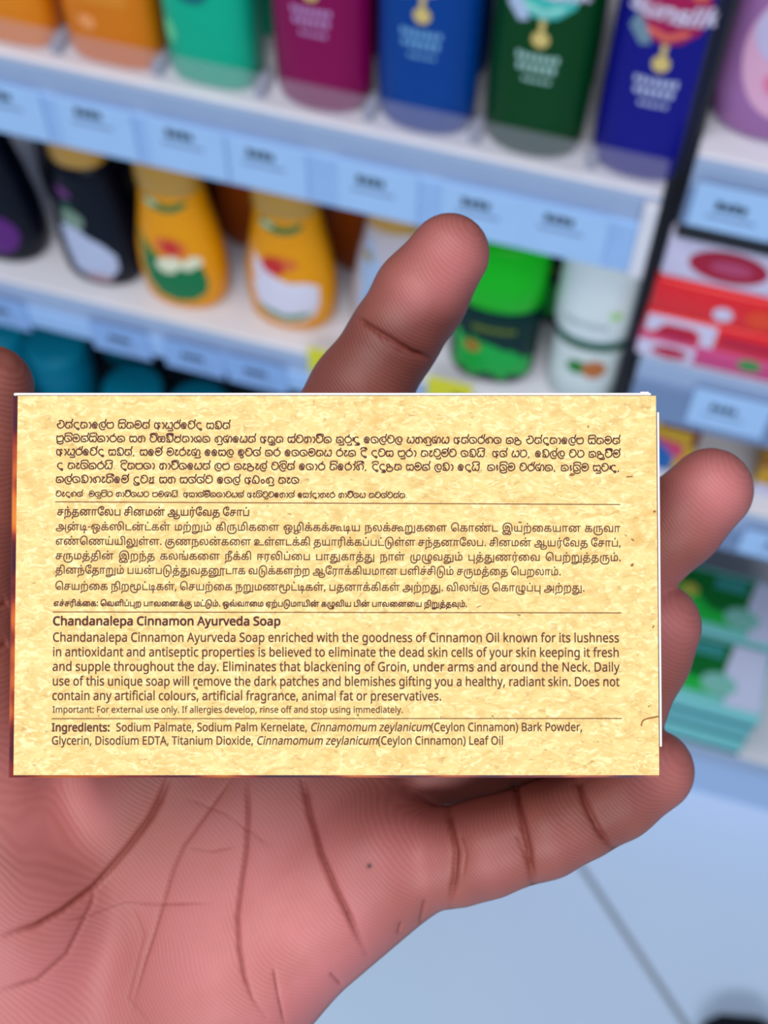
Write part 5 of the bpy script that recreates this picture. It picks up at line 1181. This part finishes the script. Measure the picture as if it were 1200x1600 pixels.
# ------------------------------------------------------------------ bottles
SEG = 48


def sup(t, n):
    c, s = math.cos(t), math.sin(t)
    return (math.copysign(abs(c) ** (2 / n), c), math.copysign(abs(s) ** (2 / n), s))


def lathe(name, prof, material, parent, n=2.3):
    vs, fs = [], []
    for z, rx, ry in prof:
        for i in range(SEG):
            c, s = sup(2 * math.pi * i / SEG, n)
            vs.append((rx * c, ry * s, z))
    for k in range(len(prof) - 1):
        for i in range(SEG):
            j = (i + 1) % SEG
            fs.append((k * SEG + i, k * SEG + j, (k + 1) * SEG + j, (k + 1) * SEG + i))
    fs.append(tuple(reversed(range(SEG))))
    fs.append(tuple((len(prof) - 1) * SEG + i for i in range(SEG)))
    return mesh_from(name, vs, fs, material, parent, True)


def front_y(prof, n, u, z):
    for (z0, a0, b0), (z1, a1, b1) in zip(prof[:-1], prof[1:]):
        if z0 <= z <= z1:
            t = (z - z0) / (z1 - z0) if z1 > z0 else 0
            rx, ry = a0 + (a1 - a0) * t, b0 + (b1 - b0) * t
            q = min(abs(u) / rx, .985)
            return -ry * (1 - q ** n) ** (1 / n)
    return 0


def decal(name, poly, prof, material, parent, n=2.3, off=.0005, rings=6):
    """A printed patch that follows the front of a bottle; poly = outline (across, up) in metres."""
    cx = sum(p[0] for p in poly) / len(poly)
    cz = sum(p[1] for p in poly) / len(poly)
    vs, fs = [(cx, front_y(prof, n, cx, cz) - off, cz)], []
    L = len(poly)
    for r in range(1, rings + 1):
        for (u, z) in poly:
            a, b_ = cx + (u - cx) * r / rings, cz + (z - cz) * r / rings
            vs.append((a, front_y(prof, n, a, b_) - off, b_))
    for i in range(L):
        j = (i + 1) % L
        fs.append((0, 1 + i, 1 + j))
        for r in range(rings - 1):
            a = 1 + r * L
            fs.append((a + i, a + L + i, a + L + j, a + j))
    bm = bmesh.new()
    bv = [bm.verts.new(v) for v in vs]
    for f in fs:
        bm.faces.new([bv[i] for i in f])
    return obj_bm(name, bm, material, parent, True)


def ell(cx, cz, rx, rz, n=28, a0=0, a1=360, rot=0):
    out = []
    for i in range(n):
        a = math.radians(a0 + (a1 - a0) * i / (n if a1 - a0 == 360 else n - 1))
        x, z = rx * math.cos(a), rz * math.sin(a)
        r = math.radians(rot)
        out.append((cx + x * math.cos(r) - z * math.sin(r), cz + x * math.sin(r) + z * math.cos(r)))
    return out


def quad(x0, x1, z0, z1, m=5):
    return ([(x0 + (x1 - x0) * i / m, z0) for i in range(m)] + [(x1, z0 + (z1 - z0) * i / m) for i in range(m)] +
            [(x1 - (x1 - x0) * i / m, z1) for i in range(m)] + [(x0, z1 - (z1 - z0) * i / m) for i in range(m)])


def text_on(name, word, cx, cz, size, prof, material, parent, n=2.3, off=.0009, bold=.03, shear=.2, rot=0):
    keys = ['l' + c for c in word]
    w = sum(glyph(k)[0] for k in keys) * size
    polys, x = [], -w / size / 2
    for k in keys:
        adv, cs = glyph(k)
        for c in cs:
            polys.append([(x + gx + shear * gy, gy) for gx, gy in embolden(c, bold)])
        x += adv
    vs, ts = triangulate(polys)
    me = bpy.data.meshes.new(name)
    me.from_pydata([(cx + x * size, cz + z * size, 0) for x, z in vs], [], ts)
    me.update()
    r = math.radians(rot)
    for v in me.vertices:
        u, z = v.co.x, v.co.y
        u, z = cx + (u - cx) * math.cos(r) - (z - cz) * math.sin(r), cz + (u - cx) * math.sin(r) + (z - cz) * math.cos(r)
        v.co = (u, front_y(prof, n, u, z) - off, z)
    return link_mesh(name, me, material, parent)


def print_lines(name, rows, prof, material, parent, n=2.3, off=.0006):
    """Rows of small print far too small to read in the photo: short marks the width of letters."""
    vs, fs = [], []
    for cx, cz, w, h in rows:
        k = max(3, int(w / .0035))
        for i in range(k):
            u0 = cx - w / 2 + w * i / k
            u1 = u0 + w / k * .72
            hh_ = h * random.uniform(.75, 1)
            b0 = len(vs)
            vs += [(u, front_y(prof, n, u, z) - off, z) for u, z in ((u0, cz - hh_ / 2), (u1, cz - hh_ / 2), (u1, cz + hh_ / 2), (u0, cz + hh_ / 2))]
            fs.append((b0, b0 + 1, b0 + 2, b0 + 3))
    return mesh_from(name, vs, fs, material, parent)


SH = [(0, .0265, .0170), (.0012, .0288, .0186), (.004, .0303, .0199), (.010, .0311, .0206), (.03, .0314, .021), (.15, .0310, .0205), (.17, .0285, .019), (.182, .021, .0155), (.186, .016, .0135)]
SHCAP = [(.186, .0225, .0165), (.188, .0235, .0172), (.222, .0225, .0165), (.226, .020, .0145)]
gold = mat('gold_print', (226, 200, 120), .35)
silver = mat('pale_print', (186, 206, 236), .4)


def shampoo(x, y, z, label, body, cap, emblem, accent, wing, text):
    t = thing('shampoo_bottle', label, 'bottle', (x, y, z), 0, 'shampoo bottles on the top shelf')
    lathe('bottle_body', SH, body, t, 2.2)
    lathe('cap', SHCAP, cap, t, 2.4)
    e = decal('emblem', [(-.021, .128), (-.016, .113), (-.007, .1065), (0, .105), (.008, .107), (.017, .114), (.0215, .129), (.015, .146), (0, .152), (-.015, .146)], SH, emblem, t, 2.2)
    decal('emblem_arc', [(-.012, .112), (0, .1065), (.012, .113), (.011, .116), (0, .110), (-.011, .115)], SH, accent, e, 2.2, .0008)
    for sx, sz in ((-.009, .144), (.003, .147), (.013, .141)):
        decal('flower', ell(sx, sz, .0055, .0055, 14), SH, accent, e, 2.2, .0011, 3)
    decal('ribbon', [(-.022, .110), (-.014, .101), (-.008, .1035), (-.010, .112), (-.018, .122)], SH, wing, e, 2.2, .0007)
    text_on('brand_lettering', 'sunsilk', 0, .121, .0150, SH, mat('white_print', (226, 216, 244), .4), e, 2.2, .0013, .05, .15, -4)
    d = decal('drop', ell(0, .092, .0052, .0056, 18), SH, gold, t, 2.2, .0009, 3)
    decal('drop_stem', [(-.002, .105), (-.0012, .097), (.0012, .097), (.002, .105)], SH, gold, d, 2.2, .0008, 3)
    print_lines('variant_print', [(0, .0785, .026, .0055), (0, .071, .024, .0055), (.001, .0625, .018, .003)], SH, text, t, 2.2)
    return t


def glossy(nm, rgb):
    m = mat(nm, rgb, .32, 0.0)
    m.node_tree.nodes['Principled BSDF'].inputs['Specular IOR Level'].default_value = .16
    return m


SY = .0275
shampoo(-.224, SY, .916, 'crimson shampoo bottle on the top shelf, next to the teal one', glossy('crimson_plastic', (140, 2, 82)), glossy('crimson_cap', (110, 20, 70)), mat('violet_print', (140, 60, 150)), mat('rose_print', (230, 120, 150)), silver, mat('lilac_print', (200, 150, 210)))
shampoo(-.156, SY, .916, 'royal blue shampoo bottle on the top shelf, between crimson and dark green', glossy('blue_plastic', (0, 66, 150)), glossy('blue_cap', (10, 50, 110)), mat('white_emblem', (214, 206, 236)), mat('red_print', (206, 50, 60)), mat('leaf_print', (60, 140, 70)), mat('sky_print', (120, 180, 230)))
shampoo(-.086, SY, .916, 'dark green shampoo bottle on the top shelf with teal emblem', glossy('bottle_green_plastic', (0, 66, 22)), glossy('green_cap', (6, 50, 30)), mat('teal_emblem', (70, 200, 190)), mat('pale_teal_print', (150, 226, 216)), silver, mat('mint_print', (170, 214, 206)))
shampoo(-.0165, SY, .916, 'indigo shampoo bottle with magenta emblem at the right end of the top shelf', glossy('indigo_plastic', (18, 18, 136)), glossy('indigo_cap', (24, 26, 100)), mat('magenta_emblem', (176, 12, 84)), mat('coral_print', (232, 110, 90)), mat('grey_leaf_print', (120, 150, 170)), mat('white_text_print', (196, 206, 240)))

# teal flat bottle and the two orange ones
TE = [(0, .0265, .0175), (.0015, .0285, .0192), (.006, .030, .0205), (.14, .0305, .021), (.165, .027, .018), (.176, .016, .013)]
t = thing('body_wash_bottle', 'bright teal green bottle on the top shelf, between orange and crimson', 'bottle', (-.298, .0285, .916))
lathe('bottle_body', TE, glossy('teal_plastic', (0, 186, 146)), t, 3.0)
lathe('cap', [(.176, .018, .0145), (.20, .017, .0135)], mat('white_cap', (226, 236, 232)), t)
decal('round_print', ell(-.004, .076, .012, .011), TE, mat('deep_teal_print', (0, 110, 116)), t, 3.0)
decal('pale_spot', ell(-.022, .040, .0045, .009), TE, mat('pale_green_print', (100, 214, 160)), t, 3.0, .0006, 3)
OR = [(0, .0285, .0170), (.0015, .031, .0190), (.006, .0325, .0205), (.15, .0325, .0205), (.172, .027, .018), (.182, .016, .013)]


def orange(x, y, label, rgb):
    t = thing('body_wash_bottle', label, 'bottle', (x, y, .916), 0, 'orange bottles')
    lathe('bottle_body', OR, glossy('orange_%d' % rgb[1], rgb), t, 3.2)
    lathe('cap', [(.182, .020, .015), (.21, .0185, .014)], mat('amber_cap', (226, 120, 10)), t)
    decal('front_label', quad(-.022, .020, .05, .14), OR, mat('orange_label', (232, 140, 24)), t, 3.2)
    decal('pale_mark', ell(-.010, .035, .006, .006), OR, mat('peach_print', (250, 160, 90)), t, 3.2, .0006, 3)
    return t


orange(-.366, .0285, 'deep orange bottle on the top shelf, right beside the teal bottle', (236, 130, 4))
orange(-.440, .0285, 'orange bottle at the left edge on the top shelf, with a pale spot', (244, 140, 10))

# the row behind, glimpsed through the gaps
for o in [o for o in list(COL.objects) if o.parent is None and o.get('category') == 'bottle']:
    c = copy_tree(o)
    c.location.y += .052
    c.location.x -= .003
    c['label'] = 'second-row ' + ' '.join(o['label'].split(',')[0].split(' on ')[0].split(' at ')[0].split(' with ')[0].split()) + ' behind the front one on the top shelf'
    c['group'] = 'second row on the top shelf'

# lilac bottle on the right-hand unit
LI = [(0, .024, .015), (.002, .032, .021), (.008, .036, .0245), (.03, .0385, .026), (.09, .0385, .026), (.13, .034, .023), (.155, .02, .016)]
t = thing('body_wash_bottle', 'lilac bottle with a pink flower label on the right-hand top shelf', 'bottle', (.052, .042, .955))
lathe('bottle_body', LI, glossy('lilac_plastic', (170, 116, 176)), t, 2.3)
lathe('cap', [(.155, .022, .017), (.185, .021, .016)], mat('lilac_cap', (200, 150, 200)), t)
l = decal('front_label', ell(.003, .066, .029, .044, 36), LI, mat('pale_pink_label', (236, 178, 212)), t)
decal('white_field', ell(-.006, .080, .017, .020, 24), LI, mat('lilac_field', (208, 196, 234)), l, 2.3, .0008)
decal('magenta_flower', ell(.016, .058, .0085, .0085, 18), LI, mat('magenta_flower', (222, 60, 130)), l, 2.3, .0011, 3)
decal('petal', ell(.002, .047, .013, .010, 18), LI, mat('petal_pink', (240, 130, 170)), l, 2.3, .0009, 3)
decal('petal', ell(.018, .034, .012, .008, 18), LI, mat('petal_rose', (232, 110, 160)), l, 2.3, .0009, 3)
decal('leaf_mark', ell(.008, .076, .006, .0022, 12, rot=15), LI, mat('leaf_olive', (160, 180, 90)), l, 2.3, .0011, 2)

# ------------------------------------------------------------------ the lower shelf of the left unit
YB = [(0, .026, .018), (.002, .031, .0215), (.008, .0345, .0235), (.03, .0365, .0245), (.055, .0355, .024), (.08, .0315, .022), (.105, .0270, .020), (.120, .0250, .019), (.124, .0235, .018)]
YC = [(.124, .0255, .0195), (.126, .0265, .020), (.158, .0255, .0195), (.162, .0225, .017)]
amber = glossy('amber_plastic', (242, 158, 6))
cap_gold = mat('gold_cap', (196, 146, 50), .35, .3)


def yellow(x, y, label, kind, rz=0):
    t = thing('shampoo_bottle', label, 'bottle', (x, y, .669), rz, 'amber shampoo bottles')
    lathe('bottle_body', YB, amber if kind else glossy('shaded_amber_plastic', (140, 62, 12)), t, 2.2)  # second-row bottles: amber with the shade put into its colour
    lathe('cap', YC, cap_gold, t, 2.2)
    decal('brand_band', [(-.017, 0.1146), (-.009, 0.1099), (0, 0.1085), (.009, 0.1099), (.017, 0.1146), (.016, 0.1200), (.004, 0.1159), (-.008, 0.1180), (-.016, 0.1213)], YB, mat('brand_green', (30, 120, 60)), t, 2.2)
    decal('brand_gleam', ell(-.010, .1165, .0055, .0034, 14), YB, mat('brand_mint', (140, 200, 160)), t, 2.2, .0008, 2)
    if kind == 'green':
        lb = decal('front_label', [(-.0275, 0.0811), (-.026, 0.0478), (-.022, 0.0274), (-.014, 0.0158), (0, 0.0120), (.014, 0.0146), (.024, 0.0222), (.0265, 0.0350), (.024, 0.0530), (.012, 0.0581), (.002, 0.0542), (-.008, 0.0581), (-.017, 0.0683)], YB, mat('label_green', (0, 118, 66)), t, 2.2)
        for sx, sz, r in ((-.004, .0535, .009), (.002, .058, .0075), (.018, .060, .0065), (.013, .056, .0055)):
            decal('jasmine', ell(sx, sz, r, r * .9, 14), YB, mat('jasmine_white', (232, 232, 200)), lb, 2.2, .0011, 3)
        decal('red_flower', ell(.001, .0735, .0130, .0095, 18, rot=-12), YB, mat('flower_orange', (226, 110, 50)), lb, 2.2, .0009, 3)
        decal('red_flower', ell(.001, .0737, .0072, .0065, 16), YB, mat('flower_red', (206, 44, 40)), lb, 2.2, .0012, 3)
    elif kind == 'white':
        lb = decal('front_label', [(-.0275, 0.0862), (-.026, 0.0478), (-.022, 0.0274), (-.014, 0.0158), (0, 0.0120), (.014, 0.0146), (.024, 0.0222), (.0275, 0.0376), (.027, 0.0555), (.018, 0.0606), (.006, 0.0594), (-.006, 0.0632), (-.017, 0.0786)], YB, mat('label_white', (226, 222, 240)), t, 2.2)
        decal('label_rule', [(-.022, 0.0254), (-.012, 0.0182), (0, 0.0155), (.012, 0.0177), (.022, 0.0243), (.021, 0.0265), (.011, 0.0204), (0, 0.0182), (-.011, 0.0210), (-.021, 0.0276)], YB, mat('rule_green', (60, 140, 80)), lb, 2.2, .0009, 3)
        decal('red_flower', ell(-.007, .0755, .0095, .009, 16), YB, mat('flower_red', (206, 44, 40)), lb, 2.2, .0011, 3)
        decal('red_flower', ell(.0, .079, .0125, .0065, 16), YB, mat('flower_orange', (226, 110, 50)), lb, 2.2, .0009, 3)
    return t


yellow(-.352, .036, 'yellow bottle with a green label and red flower on the lower shelf', 'green', .05)
yellow(-.262, .040, 'yellow bottle with a white label and red flower on the lower shelf', 'white', .05)
yellow(-.318, .112, 'plain amber bottle with painted-in shade in the second row, glimpsed between the two yellow bottles', None)
yellow(-.222, .112, 'plain amber bottle with painted-in shade in the second row, between the white-labelled yellow and cream bottles', None)

NB = [(0, .026, .018), (.002, .031, .022), (.008, .034, .024), (.03, .0355, .0245), (.06, .0335, .0235), (.09, .029, .021), (.115, .024, .019), (.128, .0215, .018)]
NC = [(.128, .0225, .019), (.13, .0235, .0195), (.162, .0230, .019), (.165, .021, .017)]
navy = glossy('navy_plastic', (7, 13, 28))


def navy_bottle(x, y, label, kind):
    t = thing('lotion_bottle', label, 'bottle', (x, y, .669), .05, 'navy bottles')
    lathe('bottle_body', NB, navy, t, 2.2)
    lathe('cap', NC, cap_gold if kind == 'white' else navy, t, 2.2)
    if kind == 'white':
        lb = decal('front_label', [(-.021, 0.0646), (-.020, 0.0438), (-.016, 0.0204), (-.004, 0.0100), (.012, 0.0126), (.021, 0.0230), (.021, 0.0386), (.012, 0.0516), (0, 0.0594), (-.011, 0.0711)], NB, mat('label_silver', (186, 196, 226)), t, 2.2)
        decal('leaf_print', ell(-.009, .075, .010, .009, 18, rot=-20), NB, mat('grey_leaf', (120, 146, 130)), lb, 2.2, .0009, 3)
        decal('purple_mark', ell(-.013, .100, .007, .0045, 14, rot=-25), NB, mat('purple_print', (110, 50, 120)), t, 2.2, .0006, 3)
        decal('green_mark', ell(-.012, .083, .006, .008, 14), NB, mat('green_print', (30, 80, 62)), t, 2.2, .0006, 3)
        decal('label_foot', ell(.004, .0135, .012, .0035, 14, rot=-8), NB, mat('label_rose', (190, 150, 160)), lb, 2.2, .0009, 3)
    elif kind == 'purple':
        decal('front_label', ell(.004, .036, .019, .022, 24), NB, mat('label_purple', (92, 28, 120)), t, 2.2)
    return t


navy_bottle(-.425, .040, 'dark navy bottle with gold cap and silver label on the lower shelf', 'white')
navy_bottle(-.512, .040, 'dark navy bottle with purple label at the left edge of the lower shelf', 'purple')

navy_bottle(-.474, .108, 'dark navy second-row bottle glimpsed between the two front navy bottles', 'plain')
navy_bottle(-.394, .108, 'dark navy second-row bottle glimpsed between navy and yellow bottles', 'plain').scale.x = 1.12

# cream bottle behind the index finger
t = thing('lotion_bottle', 'cream bottle with gold cap half hidden behind the raised index finger', 'bottle', (-.178, .046, .669), .05)
lathe('bottle_body', NB, glossy('cream_plastic', (206, 196, 204)), t, 2.2)
lathe('cap', NC, cap_gold, t, 2.2)
lb = decal('front_label', [(-.017, .118), (-.024, .09), (-.026, .05), (-.024, .02), (-.01, .01), (.01, .01), (.024, .02), (.026, .05), (.022, .09), (.016, .118)], NB, mat('label_ice', (170, 196, 232)), t, 2.2)
decal('label_blue', ell(-.004, .060, .014, .010, 18), NB, mat('label_blue', (140, 176, 228)), lb, 2.2, .0009, 3)
decal('tan_mark', ell(-.018, .098, .004, .006, 12), NB, mat('tan_mark', (176, 160, 120)), lb, 2.2, .0009, 3)

# bright green bottle
GB = [(0, .026, .018), (.002, .031, .021), (.008, .0335, .0225), (.03, .034, .023), (.075, .034, .023), (.086, .031, .022), (.088, .029, .021)]
t = thing('shampoo_bottle', 'bright green bottle with dark waist to the right of the index finger', 'bottle', (-.095, .034, .669), .05)
lathe('bottle_body', GB, glossy('deep_green_plastic', (2, 44, 42)), t, 2.3)
lathe('cap', [(.088, .032, .0225), (.090, .034, .0235), (.12, .034, .0235), (.148, .0325, .0225), (.153, .028, .02)], glossy('vivid_green_plastic', (10, 190, 24)), t, 2.3)
lb = decal('front_label', [(-.031, .004 + .006), (-.015, .006), (.015, .006), (.0305, .010), (.031, .034), (.018, .044), (.0, .050), (-.016, .056), (-.031, .060)], GB, mat('label_vivid_green', (6, 172, 66)), t, 2.3)
decal('round_mark', ell(-.014, .045, .0065, .0065, 16), GB, mat('ochre_mark', (170, 110, 40)), lb, 2.3, .0009, 3)
print_lines('variant_print', [(.002, .068, .034, .006)], GB, mat('olive_print', (110, 130, 30)), t, 2.3)

c = copy_tree(t)
c.location = (-.132, .105, .669)
c['label'] = 'second-row bright green bottle, mostly hidden by the index finger'
c = copy_tree(t)
c.location = (-.06, .105, .669)
c['label'] = 'second-row green bottle glimpsed between the front green bottle and white tube'

# white tube
TB = [(0, .024, .018), (.002, .0275, .021), (.03, .0285, .0215), (.066, .0285, .0215), (.068, .0285, .0215)]
TT = [(.068, .0287, .0217), (.082, .0292, .0222)]
TW = [(.078, .0288, .022), (.084, .0305, .0232), (.10, .0312, .0236), (.150, .0305, .0232), (.160, .0285, .022), (.163, .025, .019)]
t = thing('lotion_tube', 'white tube with a dark green band at the right end of the lower shelf', 'bottle', (-.022, .034, .669), .05)
lathe('bottle_body', TB, glossy('pale_tube', (214, 226, 226)), t, 2.2)
lathe('band', TT, glossy('band_green', (0, 96, 66)), t, 2.2)
lathe('cap', TW, mat('cap_white', (222, 234, 236), .35, .2), t, 2.2)
print_lines('cap_lettering', [(-.006, .099, .034, .006)], TW, mat('cap_print', (168, 184, 184)), t, 2.2)
decal('mint_spot', ell(.014, .112, .005, .005, 12), TW, mat('mint_spot', (176, 222, 150)), t, 2.2, .0006, 2)
decal('leaf_picture', ell(-.006, .047, .008, .008, 14), TB, mat('leaf_green', (40, 130, 50)), t, 2.2, .0006, 3)
decal('nut_picture', ell(.007, .047, .009, .0105, 16), TB, mat('nut_orange', (190, 110, 50)), t, 2.2, .0009, 3)

# teal jars in the shade below
JB = [(0, .024, .024), (.002, .029, .029), (.006, .0305, .0305), (.060, .0305, .0305), (.066, .028, .028), (.068, .027, .027)]
JC = [(.068, .029, .029), (.070, .030, .030), (.088, .030, .030), (.092, .026, .026)]
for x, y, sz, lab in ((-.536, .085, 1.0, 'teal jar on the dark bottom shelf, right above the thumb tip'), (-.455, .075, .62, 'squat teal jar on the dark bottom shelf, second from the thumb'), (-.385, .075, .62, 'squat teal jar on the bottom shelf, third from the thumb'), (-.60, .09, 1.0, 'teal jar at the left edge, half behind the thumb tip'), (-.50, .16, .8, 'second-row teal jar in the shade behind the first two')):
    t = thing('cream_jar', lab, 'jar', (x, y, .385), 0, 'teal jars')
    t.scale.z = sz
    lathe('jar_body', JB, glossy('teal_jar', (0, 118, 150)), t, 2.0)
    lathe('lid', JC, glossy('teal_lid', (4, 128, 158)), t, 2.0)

# ------------------------------------------------------------------ soap packs on the right-hand unit
red = mat('soap_red', (232, 10, 24), .3, .3)
crim = mat('soap_crimson', (186, 16, 62), .35)
whitep = mat('soap_white', (214, 208, 236), .35)
greenp = mat('soap_green', (10, 150, 70), .35)


def flat_patch(name, poly, y, material, parent, off=.0004):
    """a print on a pack's front (across, up)"""
    return mesh_from(name, [(u, y - off, z) for u, z in poly], [tuple(range(len(poly)))], material, parent)


def top_patch(name, poly, z, material, parent, off=.0004):
    return mesh_from(name, [(u, v, z + off) for u, v in poly], [tuple(range(len(poly)))], material, parent)


PACKS = [(.764, .785, .011, -.001, 'pink and white soap pack at the bottom of the red stack', mat('soap_pink', (206, 70, 130), .35), 'bottom'),
         (.785, .810, .012, 0, 'red soap pack with a white corner label, second from the stack bottom', red, 'label'),
         (.810, .842, .0125, .001, 'red soap pack with a small white dot, third from the stack bottom', red, 'dot'),
         (.842, .884, .0135, .004, 'white soap pack with a crimson oval on top of the red stack', whitep, 'oval')]
for z0, z1, x0, y0, lab, m, kind in PACKS:
    t = thing('soap_pack', lab, 'soap', (x0 + .06, y0, z0), 0, 'soap packs in the red stack')
    h = z1 - z0 - .0004
    bm = bmesh.new()
    add_box(bm, -.06, .075, 0, .10, 0, h, .003, 3)
    b_ = obj_bm('wrapper', bm, m, t, True)
    if kind == 'oval':
        flat_patch('oval_print', ell(-.018, h * .50, .026, .0145, 32), 0, mat('oval_crimson', (170, 16, 54), .4), t)
        flat_patch('oval_centre', ell(-.016, h * .50, .014, .006, 24), 0, mat('oval_pink', (186, 70, 110), .4), t, .0007)
        flat_patch('grey_mark', ell(.026, h * .45, .006, .012, 18), 0, mat('grey_mark', (130, 150, 170), .4), t)
        flat_patch('olive_end', [(.032, .006), (.072, .006), (.072, h - .004), (.028, h - .004)], 0, mat('olive_end', (92, 108, 40), .4), t)
    elif kind == 'dot':
        flat_patch('white_dot', ell(-.011, h * .36, .0068, .0068, 20), 0, whitep, t)
        flat_patch('orange_print', ell(.014, h * .45, .010, .009, 20), 0, mat('soap_orange', (236, 70, 30), .35), t)
        flat_patch('green_disc', ell(.032, h * .20, .0075, .005, 20), 0, greenp, t, .0006)
    elif kind == 'label':
        flat_patch('white_label', [(-.058, .006), (-.058, h - .001), (-.010, h - .001), (-.010, .001), (-.020, .001), (-.020, h * .45), (-.026, h * .68), (-.045, h * .68), (-.052, .006)], 0, whitep, t)
        flat_patch('oval_print', ell(-.036, h * .34, .014, .0065, 24), 0, crim, t, .0006)
        flat_patch('crimson_band', [(-.006, h * .30), (.07, h * .30), (.07, h * .62), (-.006, h * .62)], 0, crim, t)
    else:
        flat_patch('white_end', [(-.059, .002), (-.019, .002), (-.019, h - .002), (-.059, h - .002)], 0, whitep, t)
        flat_patch('oval_print', ell(-.036, h * .45, .013, .006, 24), 0, crim, t, .0006)
        flat_patch('green_disc', ell(.019, h * .7, .0085, .0058, 20), 0, greenp, t)

t = thing('small_carton', 'small yellow and blue carton beside the middle fingertip, on the right unit', 'box', (.056, .02, .60))
bm = bmesh.new()
add_box(bm, -.026, .023, 0, .06, 0, .066, .001)
obj_bm('carton_body', bm, mat('carton_yellow', (206, 160, 12), .4), t)
flat_patch('maroon_band', [(-.010, .058), (.0228, .058), (.0228, .0655), (-.010, .0655)], 0, mat('maroon_band', (96, 34, 12), .4), t)
flat_patch('maroon_edge', [(.0175, .040), (.0228, .040), (.0228, .058), (.0175, .058)], 0, mat('maroon_edge', (110, 24, 20), .4), t)
flat_patch('blue_field', [(-.0255, .001), (.008, .001), (.008, .022), (-.003, .036), (-.0255, .043)], 0, mat('carton_blue', (0, 98, 180), .4), t)
flat_patch('pink_edge', [(-.0255, .043), (-.003, .036), (.008, .022), (.014, .022), (.012, .040), (-.0255, .048)], 0, mat('carton_pink', (214, 60, 110), .4), t, .0006)
t = thing('small_carton', 'small yellow carton at the right edge, right of the middle fingertip', 'box', (.155, .02, .60))
bm = bmesh.new()
add_box(bm, -.024, .03, 0, .06, 0, .046, .001)
obj_bm('carton_body', bm, mat('carton_ochre', (204, 152, 20), .4), t)
flat_patch('pale_foot', [(-.0238, .001), (.0298, .001), (.0298, .014), (-.0238, .014)], 0, mat('carton_pale', (206, 206, 240), .4), t)
flat_patch('maroon_band', [(-.0238, .038), (.0298, .038), (.0298, .0455), (-.0238, .0455)], 0, mat('carton_brown', (150, 60, 30), .4), t)

# green soap multipacks lying print side up on the bottom deck, two columns of three
pale_teal = mat('pack_pale_teal', (130, 200, 190), .35)
pack_side = mat('pack_teal_side', (120, 204, 206), .4)
for ci, (yy, where) in enumerate(((.0, 'front'), (.082, 'rear'))):
    for k in range(3):
        lab = '%s green and white soap multipack in the %s stack on the bottom deck' % (('lowest', 'middle', 'topmost')[k], where)
        t = thing('soap_multipack', lab, 'soap', (.16 + .012 * ci, yy + .002 * (k % 2), .128 + .036 * k), 0, 'green soap multipacks')
        bm = bmesh.new()
        add_box(bm, -.10, .075, 0, .080, 0, .0345, .003, 3)
        obj_bm('wrapper', bm, pack_side, t, True)
        flat_patch('gap_shade_band', [(-.0985, .003), (.0735, .003), (.0735, .013), (-.0985, .013)], 0, mat('gap_shade_teal', (0, 112, 124), .4), t)  # shade of the gap between stacked packs, painted on as a dark band
        top_patch('green_print', [(-.098, .012), (.036, .012), (.030, .040), (.036, .074), (-.098, .074)], .0345, mat('pack_green', (8, 110, 44), .35), t)
        g = top_patch('bright_green_print', [(-.098, .012), (.030, .012), (.022, .026), (-.01, .030), (-.03, .05), (-.098, .056)], .0345, mat('pack_bright_green', (30, 190, 70), .35), t, .0006)
        top_patch('white_end', [(.034, .004), (.0725, .004), (.0725, .076), (.036, .076), (.030, .044), (.036, .030)], .0345, mat('pack_white', (206, 214, 246), .35), t, .0008)
        top_patch('soap_picture', ell(.026, .026, .019, .013, 24), .0345, pale_teal, t, .0010)
        top_patch('label_picture', quad(-.008, .026, .056, .070, 3), .0345, mat('pack_teal', (60, 150, 150), .35), t, .0010)
        top_patch('yellow_spot', ell(-.034, .046, .010, .008, 16), .0345, mat('pack_yellow', (190, 190, 80), .35), t, .0010)

# ------------------------------------------------------------------ the shopper's shoe
t = thing('shoe', 'toe of a black shoe on the floor at the bottom right corner', 'shoe', (.302, -.244, 0), math.radians(12))
vs, fs = [], []
rows = [(.0, .018), (-.004, .034), (-.018, .043), (-.05, .046), (-.09, .047), (-.14, .042), (-.20, .036), (-.25, .034), (-.28, .026), (-.286, .012)]
tops = [.022, .038, .046, .052, .058, .072, .088, .094, .092, .080]
M_ = 16
for (yy, w), h in zip(rows, tops):
    for i in range(M_):
        a = math.pi * i / (M_ - 1)
        vs.append((w * math.cos(a), yy, .012 + (h - .012) * math.sin(a) ** .7))
for r in range(len(rows) - 1):
    for i in range(M_ - 1):
        fs.append((r * M_ + i, r * M_ + i + 1, (r + 1) * M_ + i + 1, (r + 1) * M_ + i))
    fs.append(((r + 1) * M_, (r + 1) * M_ + M_ - 1, r * M_ + M_ - 1, r * M_))
fs.append(tuple(range(M_)))
fs.append(tuple((len(rows) - 1) * M_ + i for i in reversed(range(M_))))
mesh_from('upper', vs, fs, mat('shoe_black', (4, 8, 16), .8), t, True)
out = [(w + .003, yy) for yy, w in rows]
out = [(x, y + .004 if i == 0 else y) for i, (x, y) in enumerate(out)]
loop = out + [(-x, y) for x, y in reversed(out)]
n = len(loop)
mesh_from('sole', [(x, y, 0) for x, y in loop] + [(x, y, .014) for x, y in loop],
          [tuple(range(n)), tuple(n + i for i in reversed(range(n)))] + [(i, n + i, n + (i + 1) % n, (i + 1) % n) for i in range(n)], mat('sole_black', (14, 16, 22), .6), t)
